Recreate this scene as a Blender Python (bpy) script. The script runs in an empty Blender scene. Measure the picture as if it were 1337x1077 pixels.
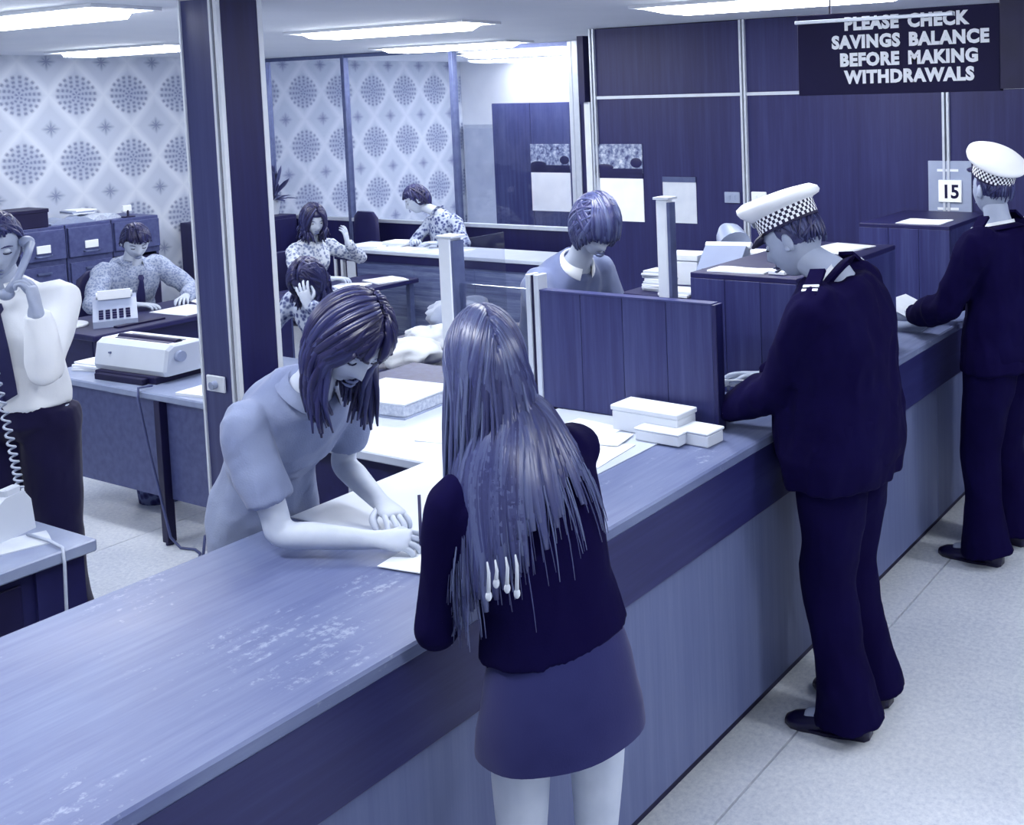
import bpy, bmesh, math, random
from math import sin, cos, pi, radians, sqrt, atan2, exp
from mathutils import Vector, Matrix, noise
V = Vector
random.seed(7)
SC = bpy.context.scene
COL = SC.collection

# ------------------------------------------------------------------ camera
CAM_R = ((0.8777, 0.0120, -0.4790), (0.4784, -0.0769, 0.8748), (-0.02639, -0.99699, -0.07286))   # columns: right, down, forward
cam_d = bpy.data.cameras.new('camera')
cam = bpy.data.objects.new('camera', cam_d)
COL.objects.link(cam)
_r = V([r[0] for r in CAM_R]).normalized()
_f = V([r[2] for r in CAM_R]).normalized()
_u = _r.cross(_f).normalized()
_f = _u.cross(_r).normalized()
cam.matrix_world = Matrix(((_r.x, _u.x, -_f.x, 0), (_r.y, _u.y, -_f.y, 0), (_r.z, _u.z, -_f.z, 2.08), (0, 0, 0, 1)))
cam_d.sensor_fit = 'HORIZONTAL'
cam_d.sensor_width = 36
cam_d.lens = 38.4506
cam_d.shift_x = -351.5 / 1337
cam_d.shift_y = -313.5 / 1337
cam_d.clip_start = 0.05
SC.camera = cam

# ------------------------------------------------------------------ world, exposure
W = bpy.data.worlds.new('world')
SC.world = W
W.use_nodes = True
W.node_tree.nodes['Background'].inputs[0].default_value = (0.66, 0.72, 0.84, 1)
W.node_tree.nodes['Background'].inputs[1].default_value = 0.6
SC.view_settings.view_transform = 'Standard'
SC.view_settings.look = 'None'
SC.view_settings.gamma = 1
SC.view_settings.exposure = 0.0
SC.view_settings.use_curve_mapping = False
SC.cycles.use_denoising = True
SC.cycles.max_bounces = 8
SC.cycles.transparent_max_bounces = 12
SC.cycles.sample_clamp_indirect = 6
LAMP = 29.0

# ------------------------------------------------------------------ colour: one ink on white paper
INK = [(0, (8, 2, 46)), (.2, (36, 38, 90)), (.4, (88, 98, 138)), (.6, (143, 154, 182)), (.8, (200, 207, 220)), (1, (250, 252, 255))]
def lin(c):
    c /= 255
    return c / 12.92 if c <= .04045 else ((c + .055) / 1.055) ** 2.4
def D(v):
    v = max(0, min(1, v))
    for (a, ca), (b, cb) in zip(INK, INK[1:]):
        if v <= b:
            t = (v - a) / (b - a)
            return tuple(lin(x + (y - x) * t) for x, y in zip(ca, cb)) + (1,)

class NT:
    def __init__(s, name):
        s.m = bpy.data.materials.new(name); s.m.use_nodes = True
        s.t = s.m.node_tree; s.n = s.t.nodes; s.b = s.n['Principled BSDF']
    def new(s, kind, **kw):
        n = s.n.new(kind)
        for k, v in kw.items(): setattr(n, k, v)
        return n
    def link(s, a, b): s.t.links.new(a, b)
    def val(s, x, sock):
        if isinstance(x, (int, float)): sock.default_value = x
        else: s.link(x, sock)
    def math(s, op, a, b=None, c=None):
        n = s.new('ShaderNodeMath', operation=op)
        s.val(a, n.inputs[0])
        if b is not None: s.val(b, n.inputs[1])
        if c is not None: s.val(c, n.inputs[2])
        return n.outputs[0]
    def ramp(s, fac, stops):
        n = s.new('ShaderNodeValToRGB')
        e = n.color_ramp.elements
        while len(e) < len(stops): e.new(.5)
        for el, (p, c) in zip(e, stops): el.position = p; el.color = c
        s.link(fac, n.inputs[0])
        return n.outputs[0]
    def mix(s, fac, a, b):
        n = s.new('ShaderNodeMix', data_type='RGBA')
        s.val(fac, n.inputs[0])
        for x, k in ((a, 6), (b, 7)):
            if isinstance(x, tuple): n.inputs[k].default_value = x
            else: s.link(x, n.inputs[k])
        return n.outputs[2]
    def coord(s, scale=(1, 1, 1), kind='Object'):
        tc = s.new('ShaderNodeTexCoord'); mp = s.new('ShaderNodeMapping')
        mp.inputs['Scale'].default_value = scale
        s.link(tc.outputs[kind], mp.inputs[0])
        return mp.outputs[0]
    def noise(s, vec, scale, detail=3, rough=.5):
        n = s.new('ShaderNodeTexNoise')
        n.inputs['Scale'].default_value = scale; n.inputs['Detail'].default_value = detail; n.inputs['Roughness'].default_value = rough
        s.link(vec, n.inputs['Vector'])
        return n.outputs[0]
    def bump(s, h, strength=.3, dist=.01):
        n = s.new('ShaderNodeBump'); n.inputs['Strength'].default_value = strength; n.inputs['Distance'].default_value = dist
        s.link(h, n.inputs['Height']); s.link(n.outputs[0], s.b.inputs['Normal'])
    def base(s, c): 
        if isinstance(c, tuple): s.b.inputs['Base Color'].default_value = c
        else: s.link(c, s.b.inputs['Base Color'])
    def set(s, rough=.5, metal=0, spec=.5):
        s.b.inputs['Roughness'].default_value = rough; s.b.inputs['Metallic'].default_value = metal
        s.b.inputs['Specular IOR Level'].default_value = spec

def m_plain(name, v, rough=.55, metal=0, spec=.4, var=.03, scale=6, bump=0):
    t = NT(name); t.set(rough, metal, spec)
    nz = t.noise(t.coord(), scale, 4)
    t.base(t.ramp(nz, [(.3, D(v - var)), (.7, D(v + var))]))
    if bump: t.bump(t.noise(t.coord(), scale * 12, 3), bump, .004)
    return t.m
def m_wood(name, v0, v1, axis='z', rough=.45, spec=.4, scale=1.0):
    t = NT(name); t.set(rough, 0, spec)
    s = {'x': (1.2, 22, 22), 'y': (22, 1.2, 22), 'z': (22, 22, .9)}[axis]
    co = t.coord(tuple(k * scale for k in s))
    a = t.noise(co, 1.6, 6, .65)
    co2 = t.coord(tuple(k * scale * .22 for k in s))
    b = t.noise(co2, 1.3, 3)
    f = t.math('ADD', t.math('MULTIPLY', a, .65), t.math('MULTIPLY', b, .35))
    t.base(t.ramp(f, [(.32, D(v0)), (.5, D((v0 + v1) / 2)), (.68, D(v1))]))
    t.bump(a, .08, .002)
    return t.m
def m_cloth(name, v, var=.04, rough=.85, weave=240, wrinkle=.25, sheen=.15, wscale=9, spec=.2):
    t = NT(name); t.set(rough, 0, spec)
    t.b.inputs['Sheen Weight'].default_value = sheen
    co = t.coord()
    nz = t.noise(co, 5, 3)
    t.base(t.ramp(nz, [(.3, D(v - var)), (.7, D(v + var))]))
    h = t.math('ADD', t.noise(co, wscale, 2), t.math('MULTIPLY', t.noise(co, weave, 1), .05))
    t.bump(h, wrinkle, .03)
    return t.m
def m_pattern(name, v0, v1, scale=30):
    t = NT(name); t.set(.85, 0, .2)
    co = t.coord()
    vo = t.new('ShaderNodeTexVoronoi'); vo.inputs['Scale'].default_value = scale
    t.link(co, vo.inputs['Vector'])
    t.base(t.ramp(vo.outputs['Distance'], [(.25, D(v0)), (.45, D((v0 + v1) / 2)), (.6, D(v1))]))
    t.bump(t.noise(co, 9, 2), .2, .03)
    return t.m
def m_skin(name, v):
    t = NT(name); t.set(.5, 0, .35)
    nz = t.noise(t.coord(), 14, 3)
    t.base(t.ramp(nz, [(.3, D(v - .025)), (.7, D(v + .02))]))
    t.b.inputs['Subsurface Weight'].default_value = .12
    t.b.inputs['Subsurface Radius'].default_value = (.006, .006, .008)
    t.b.inputs['Subsurface Scale'].default_value = 1
    return t.m
def m_hair(name, v, spec=.5, rough=.38):
    t = NT(name); t.set(rough, 0, spec)
    at = t.new('ShaderNodeAttribute'); at.attribute_name = 'shade'
    t.base(t.ramp(at.outputs['Fac'], [(0, D(v - .13)), (.5, D(v)), (1, D(v + .13))]))
    t.b.inputs['Anisotropic'].default_value = .5
    return t.m
def m_glass(name, tint=.93, tintc=None):
    t = NT(name)
    for n in list(t.n):
        if n.type != 'OUTPUT_MATERIAL': t.n.remove(n)
    out = [n for n in t.n if n.type == 'OUTPUT_MATERIAL'][0]
    tr = t.new('ShaderNodeBsdfTransparent'); tr.inputs[0].default_value = tintc or (tint * .96, tint * .97, tint, 1)
    gl = t.new('ShaderNodeBsdfGlossy'); gl.inputs['Roughness'].default_value = .03
    lw = t.new('ShaderNodeLayerWeight'); lw.inputs[0].default_value = .5
    fr = t.math('ADD', .035, t.math('MULTIPLY', t.math('POWER', lw.outputs['Facing'], 5), .7))
    mx = t.new('ShaderNodeMixShader')
    t.link(fr, mx.inputs[0]); t.link(tr.outputs[0], mx.inputs[1]); t.link(gl.outputs[0], mx.inputs[2])
    t.link(mx.outputs[0], out.inputs[0])
    return t.m
def m_emit(name, col, strength):
    t = NT(name)
    t.base((.8, .8, .8, 1)); t.b.inputs['Emission Color'].default_value = col; t.b.inputs['Emission Strength'].default_value = strength
    return t.m
def m_counter(name, v):
    t = NT(name); t.set(.45, 0, .4)
    a = t.noise(t.coord((30, 2.2, 30)), 1.4, 6, .65)
    b = t.noise(t.coord(), 2.3, 4, .6)
    f = t.math('ADD', t.math('MULTIPLY', a, .5), t.math('MULTIPLY', b, .5))
    c = t.ramp(f, [(.33, D(v - .06)), (.66, D(v + .06))])
    # scuffs worn into the laminate along the grain
    s1 = t.noise(t.coord((26, 5, 26)), 1.3, 4, .6); s2 = t.noise(t.coord((3, 3, 3)), 1.0, 2, .5); s3 = t.noise(t.coord((60, 60, 60)), 1.0, 3, .7)
    w = t.math('MULTIPLY', t.math('MULTIPLY', s1, s2), s3)
    w = t.ramp(w, [(.185, (0, 0, 0, 1)), (.25, (1, 1, 1, 1))])
    t.base(t.mix(t.math('MULTIPLY', w, .5), c, D(v + .26)))
    t.link(t.ramp(b, [(.3, (.36, .36, .36, 1)), (.7, (.52, .52, .52, 1))]), t.b.inputs['Roughness'])
    return t.m
def m_floor(name):
    t = NT(name); t.set(.32, 0, .5)
    co = t.coord()
    a = t.noise(co, 1.2, 3); b = t.noise(co, 55, 3, .7)
    f = t.math('ADD', t.math('MULTIPLY', a, .45), t.math('MULTIPLY', b, .55))
    t.base(t.ramp(f, [(.36, D(.74)), (.5, D(.83)), (.64, D(.90))]))
    t.bump(b, .05, .002)
    return t.m
def m_wallpaper(name):
    # printed rosettes on a square lattice with small diamonds between (flat print)
    t = NT(name); t.set(.75, 0, .25)
    tc = t.new('ShaderNodeTexCoord'); sp = t.new('ShaderNodeSeparateXYZ'); t.link(tc.outputs['Object'], sp.inputs[0])
    py, pz = .4375, .5475
    u = t.math('DIVIDE', t.math('SUBTRACT', sp.outputs[1], 4.76 - py / 2), py)
    w = t.math('DIVIDE', t.math('SUBTRACT', sp.outputs[2], 2.212 - pz / 2), pz)
    def cell(du, dv):
        x = t.math('MULTIPLY', t.math('SUBTRACT', t.math('FRACT', t.math('ADD', u, du + 40)), .5), py)
        y = t.math('MULTIPLY', t.math('SUBTRACT', t.math('FRACT', t.math('ADD', w, dv + 40)), .5), pz)
        return x, y
    x, y = cell(0, 0)
    r = t.math('SQRT', t.math('ADD', t.math('MULTIPLY', x, x), t.math('MULTIPLY', y, y)))
    th = t.math('ARCTAN2', y, x)
    def ring(r0, wd, k):
        g = t.math('SUBTRACT', 1, t.math('MINIMUM', 1, t.math('DIVIDE', t.math('ABSOLUTE', t.math('SUBTRACT', r, r0)), wd)))
        s = t.math('ADD', .5, t.math('MULTIPLY', t.math('SINE', t.math('MULTIPLY', th, k)), .75))
        return t.math('MULTIPLY', g, t.math('MAXIMUM', t.math('MINIMUM', s, 1), 0))
    ink = ring(.148, .022, 18)
    for r0, wd, k in ((.112, .02, 14), (.080, .018, 10), (.052, .014, 8), (.022, .018, 5)):
        ink = t.math('MAXIMUM', ink, ring(r0, wd, k))
    halo = t.math('MULTIPLY', t.math('SUBTRACT', 1, t.math('MINIMUM', 1, t.math('DIVIDE', r, .20))), .9)
    x2, y2 = cell(.5, .5)
    dd = t.math('ADD', t.math('ABSOLUTE', x2), t.math('ABSOLUTE', y2))
    dia = t.math('SUBTRACT', 1, t.math('MINIMUM', 1, t.math('DIVIDE', dd, .085)))
    th2 = t.math('ARCTAN2', y2, x2)
    dia = t.math('MULTIPLY', dia, t.math('ADD', .9, t.math('MULTIPLY', t.math('COSINE', t.math('MULTIPLY', th2, 8)), .35)))
    lat = t.math('ABSOLUTE', t.math('SUBTRACT', t.math('DIVIDE', t.math('ABSOLUTE', x), py), t.math('SUBTRACT', .5, t.math('DIVIDE', t.math('ABSOLUTE', y), pz))))
    lat = t.math('SUBTRACT', 1, t.math('MINIMUM', 1, t.math('DIVIDE', lat, .16)))
    c = t.mix(t.math('MULTIPLY', halo, .55), D(.74), D(.52))
    c = t.mix(t.math('MULTIPLY', lat, .5), c, D(.9))
    c = t.mix(t.math('MULTIPLY', dia, .9), c, D(.42))
    c = t.mix(t.math('MULTIPLY', ink, .75), c, D(.36))
    t.base(c)
    return t.m
def m_landscape(name):
    t = NT(name); t.set(.4, 0, .4)
    co = t.coord((1, 1, 1))
    a = t.noise(co, 22, 5, .7)
    sp = t.new('ShaderNodeSeparateXYZ'); t.link(co, sp.inputs[0])
    t.base(t.ramp(a, [(.34, D(.18)), (.45, D(.45)), (.56, D(.66)), (.7, D(.92))]))
    return t.m

M = dict(
    floor=m_floor('vinyl_floor'), gap=m_plain('floor_seam', .45), ceiling=m_plain('ceiling_paint', .90, .8, 0, .2, .012, 2),
    wallpaper=m_wallpaper('rosette_wallpaper'), white_wall=m_plain('white_wall_paint', .95, .8, 0, .2, .015),
    panel=m_wood('dark_wall_panel', .12, .23, 'z', .5), panel2=m_wood('lighter_wall_panel', .22, .36, 'z', .5),
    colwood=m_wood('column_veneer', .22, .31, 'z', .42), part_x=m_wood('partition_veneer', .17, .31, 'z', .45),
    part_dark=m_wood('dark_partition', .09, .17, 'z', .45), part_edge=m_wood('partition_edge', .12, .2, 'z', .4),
    alu=m_plain('satin_aluminium', .80, .38, .35, .5, .02, 20), alu_pale=m_plain('pale_anodised_post', .86, .5, .1, .4, .015, 20),
    alu_dark=m_plain('grey_metal', .42, .4, .5, .5, .03, 20),
    counter=m_counter('counter_laminate', .44), fascia=m_wood('counter_fascia', .14, .24, 'y', .42), front=m_wood('counter_front', .39, .46, 'z', .5),
    kick=m_plain('black_kick_board', .05, .5), light_lam=m_plain('pale_laminate', .75, .35, 0, .4, .02, 4),
    dark=m_plain('near_black', .04, .5), dark2=m_plain('dark_navy', .12, .45), steel=m_plain('grey_steel', .45, .45, .2, .4, .02, 12),
    desk_top=m_plain('desk_top_laminate', .56, .35, 0, .5, .04, 8), desk_front=m_plain('desk_modesty_panel', .32, .5, 0, .4, .03, 30),
    desk_dark=m_wood('dark_desk_wood', .10, .18, 'y', .45),
    paper=m_plain('white_paper', .92, .8, 0, .2, .01, 10), paper2=m_plain('off_white_paper', .82, .8, 0, .2, .03, 10), paper_edge=m_plain('page_edges', .74, .8, 0, .2, .07, 90),
    card=m_plain('white_card', .86, .7, 0, .25, .015, 8), grey_card=m_plain('grey_card', .62, .7, 0, .25, .03),
    plastic=m_plain('pale_plastic', .78, .4, 0, .45, .015, 5), plastic2=m_plain('mid_grey_plastic', .6, .4, 0, .45, .02, 5), lettering=m_plain('white_lettering', .95, .6, 0, .2, .01),
    sign=m_plain('sign_board', .03, .6, 0, .2, .01), glass=m_glass('clear_glass'), glass2=m_glass('screen_glass', .9),
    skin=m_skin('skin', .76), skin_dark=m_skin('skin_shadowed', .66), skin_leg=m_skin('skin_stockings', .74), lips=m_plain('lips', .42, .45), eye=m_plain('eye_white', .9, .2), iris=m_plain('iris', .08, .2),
    brow=m_plain('brow_hair', .2, .7), blouse=m_cloth('pale_blue_blouse', .54, .04, .85, 240, .5), white_shirt=m_cloth('white_shirt', .93, .02), pale_shirt=m_cloth('pale_shirt', .68, .06, .85, 240, .5),
    uniform=m_cloth('dark_uniform_wool', .015, .012, .9, 300, .35, 0, 9, .08), jacket=m_cloth('dark_knit_cardigan', .02, .015, .92, 200, .3, 0, 9, .08),
    skirt=m_cloth('mid_blue_skirt', .20, .03, .9, 260, .2, .12, 5), grey_suit=m_cloth('grey_checked_jacket', .48, .06), trouser=m_cloth('dark_trousers', .03, .015),
    print3=m_pattern('fine_check_shirt', .52, .68, 70), print1=m_pattern('small_print_blouse', .5, .85, 45), print2=m_pattern('mottled_print_dress', .3, .72, 40), shoe=m_plain('black_shoe_leather', .04, .3, 0, .5, .01), tie=m_plain('dark_tie', .16, .6),
    hair_dark=m_hair('dark_hair', .14), hair_mid=m_hair('brown_hair', .16, .6, .34), hair_fair=m_hair('long_fair_hair', .31, .6, .33), hair_bob=m_hair('smooth_bob_hair', .28, .7, .3), hair_short=m_hair('short_grey_hair', .25),
    cap_white=m_plain('white_cap_cover', .98, .6, 0, .3, .008), cap_band=m_plain('dark_cap_band', .05, .6), braid=m_plain('silver_braid', .85, .5), landscape=m_landscape('landscape_print'),
    mottled=m_pattern('mottled_bin', .12, .4, 25), leaf=m_plain('dark_leaf', .28, .5), gloss=m_wood('glossy_counter_front', .28, .58, 'x', .16, .6), bright=m_plain('bright_page', .98, .8), cord=m_plain('grey_cord', .34, .5),
    pale_cord=m_plain('pale_cord', .7, .5), cloth_white=m_cloth('white_canvas', .88, .05), cloth_grey=m_cloth('grey_canvas', .62, .08),
)
M['tube'] = m_emit('fluorescent_diffuser', (.93, .96, 1, 1), LAMP)

# ------------------------------------------------------------------ mesh building
def frames(pts):
    tans = []
    for i in range(len(pts)):
        a = pts[max(0, i - 1)]; b = pts[min(len(pts) - 1, i + 1)]
        d = b - a
        tans.append(d.normalized() if d.length > 1e-9 else V((0, 0, 1)))
    t0 = tans[0]
    n = t0.cross(V((0, 0, 1)))
    if n.length < .1: n = t0.cross(V((0, 1, 0)))
    n.normalize()
    out = []
    for t in tans:
        n = n - t * n.dot(t)
        n.normalize()
        out.append((t, n, t.cross(n)))
    return out
class MB:
    def __init__(s, mat=None):
        s.v = []; s.f = []; s.mi = []; s.sh = []; s.X = mat or Matrix(); s.cur = 0; s.shade = .5; s.use_shade = False
    def add(s, vs, fs):
        o = len(s.v)
        for p in vs: s.v.append(s.X @ V(p)); s.sh.append(s.shade)
        for f in fs: s.f.append(tuple(i + o for i in f)); s.mi.append(s.cur)
        return s
    def box(s, x0, x1, y0, y1, z0, z1, b=0.0):
        if b <= 0:
            vs = [(x, y, z) for z in (z0, z1) for y in (y0, y1) for x in (x0, x1)]
            return s.add(vs, [(0, 2, 3, 1), (4, 5, 7, 6), (0, 1, 5, 4), (2, 6, 7, 3), (0, 4, 6, 2), (1, 3, 7, 5)])
        b = min(b, (x1 - x0) * .45, (y1 - y0) * .45, (z1 - z0) * .45)
        bm = bmesh.new(); bmesh.ops.create_cube(bm, size=1)
        for v in bm.verts: v.co = V(((x0 + x1) / 2 + v.co.x * (x1 - x0), (y0 + y1) / 2 + v.co.y * (y1 - y0), (z0 + z1) / 2 + v.co.z * (z1 - z0)))
        bmesh.ops.bevel(bm, geom=list(bm.edges), offset=b, segments=1 if b < .012 else 3, profile=.5, affect='EDGES')
        bm.verts.ensure_lookup_table(); bm.verts.index_update()
        s.add([v.co.copy() for v in bm.verts], [tuple(v.index for v in f.verts) for f in bm.faces]); bm.free()
        return s
    def loft(s, rings, cap=True, closed=True):
        n = len(rings[0]); vs = [p for r in rings for p in r]; fs = []
        for i in range(len(rings) - 1):
            for j in range(n if closed else n - 1):
                k = (j + 1) % n
                fs.append((i * n + j, i * n + k, (i + 1) * n + k, (i + 1) * n + j))
        if cap and closed:
            fs.append(tuple(range(n - 1, -1, -1))); fs.append(tuple((len(rings) - 1) * n + j for j in range(n)))
        return s.add(vs, fs)
    def tube(s, pts, r, n=8, flat=1.0):
        pts = [V(p) for p in pts]
        rs = r if isinstance(r, (list, tuple)) else [r] * len(pts)
        rings = []
        for p, (t, a, b), q in zip(pts, frames(pts), rs):
            rings.append([p + a * (cos(2 * pi * j / n) * q) + b * (sin(2 * pi * j / n) * q * flat) for j in range(n)])
        return s.loft(rings)
    def cyl(s, c, r, h, n=20, r2=None):
        x, y, z = c; r2 = r if r2 is None else r2
        return s.loft([[(x + cos(2 * pi * j / n) * q, y + sin(2 * pi * j / n) * q, zz) for j in range(n)] for q, zz in ((r, z), (r2, z + h))])
    def ribbon(s, pts, widths, th, out, n=6):
        rings = []
        for p, (t, a, b), w in zip(pts, frames(pts), widths):
            o = out(p); o = o - t * o.dot(t)
            o = o.normalized() if o.length > 1e-6 else a
            q = t.cross(o)
            rings.append([p + q * (cos(2 * pi * j / n) * w) + o * (sin(2 * pi * j / n) * min(th, w)) for j in range(n)])
        return s.loft(rings)
    def ell(s, c, rx, ry, rz, n=16, m=10, R=None):
        c = V(c); R = R or Matrix.Identity(3); vs = [c + R @ V((0, 0, -rz))]; fs = []
        for i in range(1, m):
            th = -pi / 2 + pi * i / m
            for j in range(n):
                a = 2 * pi * j / n
                vs.append(c + R @ V((rx * cos(th) * cos(a), ry * cos(th) * sin(a), rz * sin(th))))
        vs.append(c + R @ V((0, 0, rz)))
        for j in range(n): fs.append((0, 1 + (j + 1) % n, 1 + j))
        for i in range(m - 2):
            for j in range(n):
                k = (j + 1) % n; o = 1 + i * n
                fs.append((o + j, o + k, o + n + k, o + n + j))
        L = len(vs) - 1; o = 1 + (m - 2) * n
        for j in range(n): fs.append((o + j, o + (j + 1) % n, L))
        return s.add(vs, fs)
    def build(s, name, mats, parent=None, smooth=False, auto=None, recalc=True):
        off = root_loc(parent) if parent else V((0, 0, 0))
        me = bpy.data.meshes.new(name)
        me.from_pydata([p - off for p in s.v], [], s.f)
        mats = mats if isinstance(mats, (list, tuple)) else [mats]
        for m in mats: me.materials.append(m)
        if len(mats) > 1: me.polygons.foreach_set('material_index', s.mi)
        if s.use_shade:
            a = me.attributes.new('shade', 'FLOAT', 'POINT'); a.data.foreach_set('value', s.sh)
        if recalc:
            bm = bmesh.new(); bm.from_mesh(me); bmesh.ops.recalc_face_normals(bm, faces=bm.faces); bm.to_mesh(me); bm.free()
        if smooth: me.polygons.foreach_set('use_smooth', [True] * len(me.polygons))
        if auto: me.set_sharp_from_angle(angle=auto)
        o = bpy.data.objects.new(name, me); COL.objects.link(o)
        if parent: o.parent = parent
        return o
def root_loc(p):
    while p.parent: p = p.parent
    return V(p.location)
def tag(o, label=None, cat=None, group=None, kind=None):
    if label: o['label'] = label
    if cat: o['category'] = cat
    if group: o['group'] = group
    if kind: o['kind'] = kind
    return o
def thing(name, label, cat, loc, group=None):
    o = bpy.data.objects.new(name, None); o.empty_display_size = .1; COL.objects.link(o); o.location = loc
    return tag(o, label, cat, group)
def struct(name, label=None):
    o = bpy.data.objects.new(name, None); COL.objects.link(o); o['kind'] = 'structure'
    if label: o['label'] = label
    return o
def copy_tree(o, delta=(0, 0, 0), parent=None):
    c = o.copy(); COL.objects.link(c)
    if parent: c.parent = parent
    else: c.location = V(o.location) + V(delta)
    for ch in list(o.children): copy_tree(ch, (0, 0, 0), c)
    return c
def rz(loc, deg): return Matrix.Translation(V(loc)) @ Matrix.Rotation(radians(deg), 4, 'Z')

# ------------------------------------------------------------------ the room
CZ = 2.535
fl = struct('floor', 'pale speckled vinyl floor')
MB().box(-10.2, 3, -2, 10, -.06, -.012).build('floor_base', M['gap'], fl)
for x0, x1 in ((-10.2, -8.9), (-8.9, -7.1), (-7.1, -5.3), (-5.3, -3.46), (-3.46, -1.642), (-1.638, .18), (.184, 2.9)):
    MB().box(x0, x1 - .004, -2, 10, -.02, 0).build('floor_sheet', M['floor'], fl)
ce = struct('ceiling', 'pale flat ceiling'); MB().box(-10.2, 3, -2, 10, CZ, CZ + .1).build('ceiling_board', M['ceiling'], ce)
wl = struct('wall_left', 'wall papered with large rosettes'); MB().box(-9.7, -9.5, -2, 9.75, 0, CZ).build('wallpaper', M['wallpaper'], wl)
wb = struct('wall_back', 'bright white end wall behind the glazed screen'); MB().box(-9.5, -4.4, 9.55, 9.75, 0, CZ).build('plaster', M['white_wall'], wb)

# far panelled wall on the counter's end: panels with paired aluminium cover strips
wr = struct('wall_right', 'dark wood panelled wall with aluminium strips')
MB().box(-4.62, 3, 5.86, 6.0, 0, CZ).build('backing', M['dark'], wr)
xs = [-4.60, -3.44, -2.13, -.83, .47, 1.77, 3.0]
for a, b in zip(xs, xs[1:]):
    MB().box(a + .012, b - .012, 5.835, 5.862, .06, 2.066, .003).build('panel', M['panel'], wr)
    MB().box(a + .012, b - .012, 5.835, 5.862, 2.086, CZ - .004, .003).build('panel', M['panel'], wr)
    MB().box(a + .014, b - .014, 5.826, 5.85, 2.066, 2.086).build('trim_strip', M['alu'], wr)
for a in xs[:-1]:
    for d in (-.013, .013): MB().box(a + d - .007, a + d + .007, 5.816, 5.86, 0, CZ - .002).build('trim_strip', M['alu'], wr)
MB().box(-4.705, -4.655, 5.80, 5.9, 2.05, 2.49).build('end_post', M['dark2'], wr)
MB().box(-4.69, -4.64, 5.83, 5.9, 0, 2.05).build('end_post', M['alu_pale'], wr)
MB().box(-4.6, 3, 5.825, 5.86, 0, .06).build('skirting', M['kick'], wr)

# glazed screen across the office
gw = struct('window_1', 'floor to ceiling glazed office screen on a low wood panel')
GY = 6.93
posts = [-9.42, -8.33, -6.98, -5.68]
for a, b in zip(posts, posts[1:]):
    MB().box(a + .02, b - .02, GY - .004, GY + .004, 1.03, CZ - .03).build('pane', M['glass'], gw)
    MB().box(a + .02, b - .02, GY - .02, GY + .02, 0, 1.0).build('panel', M['part_dark'], gw)
    MB().box(a + .02, b - .02, GY - .03, GY + .03, 1.0, 1.03).build('sill', M['alu'], gw)
    MB().box(a + .02, b - .02, GY - .02, GY + .02, CZ - .035, CZ - .002).build('rail', M['alu_dark'], gw)
for a in posts: MB().box(a - .022, a + .022, GY - .03, GY + .03, 0, CZ - .002, .004).build('post', M['alu_dark'] if a < -6 else M['alu'], gw)
MB().box(-5.655, -5.60, GY - .03, GY + .03, 0, CZ - .002).build('post', M['alu'], gw)
# return from the screen to the panelled wall (seen edge-on)
MB().box(-5.60, -4.75, GY - .02, GY + .02, 0, CZ).build('panel', M['panel'], gw)

# door in the end wall, wood panel that stands before it
d1 = struct('door_1', 'pale door in the white end wall')
MB().box(-9.44, -8.55, 9.50, 9.55, 0, 1.80).build('door_frame', M['alu'], d1)
MB().box(-9.40, -8.60, 9.47, 9.50, 0, 1.76, .004).build('door_leaf', m_plain('door_leaf', .74, .5), d1)
dh = MB().ell((-8.68, 9.44, .95), .025, .025, .025, 10, 6).build('door_knob', M['alu_dark'], d1, True)
sp = thing('wood_screen', 'tall free-standing wood veneer screen before the white end wall', 'screen', (-7.2, 8.2, 0))
for x0, x1 in ((-7.76, -7.27), (-7.265, -6.775), (-6.77, -6.28), (-6.275, -5.7)): MB().box(x0, x1, 8.2, 8.25, .03, 2.045, .003).build('panel', M['panel2'], sp)
MB().box(-7.76, -5.7, 8.19, 8.26, 0, .03).build('base', M['dark'], sp)

# column
co = struct('column', 'square wood veneered column with paired aluminium corner strips')
CX0, CX1, CY0, CY1 = -4.497, -4.228, 2.9, 3.10
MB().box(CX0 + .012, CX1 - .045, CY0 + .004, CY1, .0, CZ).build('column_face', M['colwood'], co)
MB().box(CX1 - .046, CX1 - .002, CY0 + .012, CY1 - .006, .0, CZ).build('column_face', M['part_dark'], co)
MB().box(CX0, CX0 + .013, CY0 - .004, CY0 + .03, .0, CZ).build('corner_strip', M['alu_pale'], co)
MB().box(CX1 - .060, CX1 - .045, CY0 - .006, CY0 + .02, .0, CZ).build('corner_strip', M['alu_pale'], co)
MB().box(CX1 - .045, CX1 - .027, CY0 + .004, CY0 + .02, .0, CZ).build('corner_strip', M['dark'], co)
MB().box(CX1 - .027, CX1 - .006, CY0 - .006, CY0 + .02, .0, CZ).build('corner_strip', M['alu_pale'], co)
MB().box(CX1 - .012, CX1 + .001, CY1 - .02, CY1 + .003, .0, CZ).build('corner_strip', M['alu_pale'], co)

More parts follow.
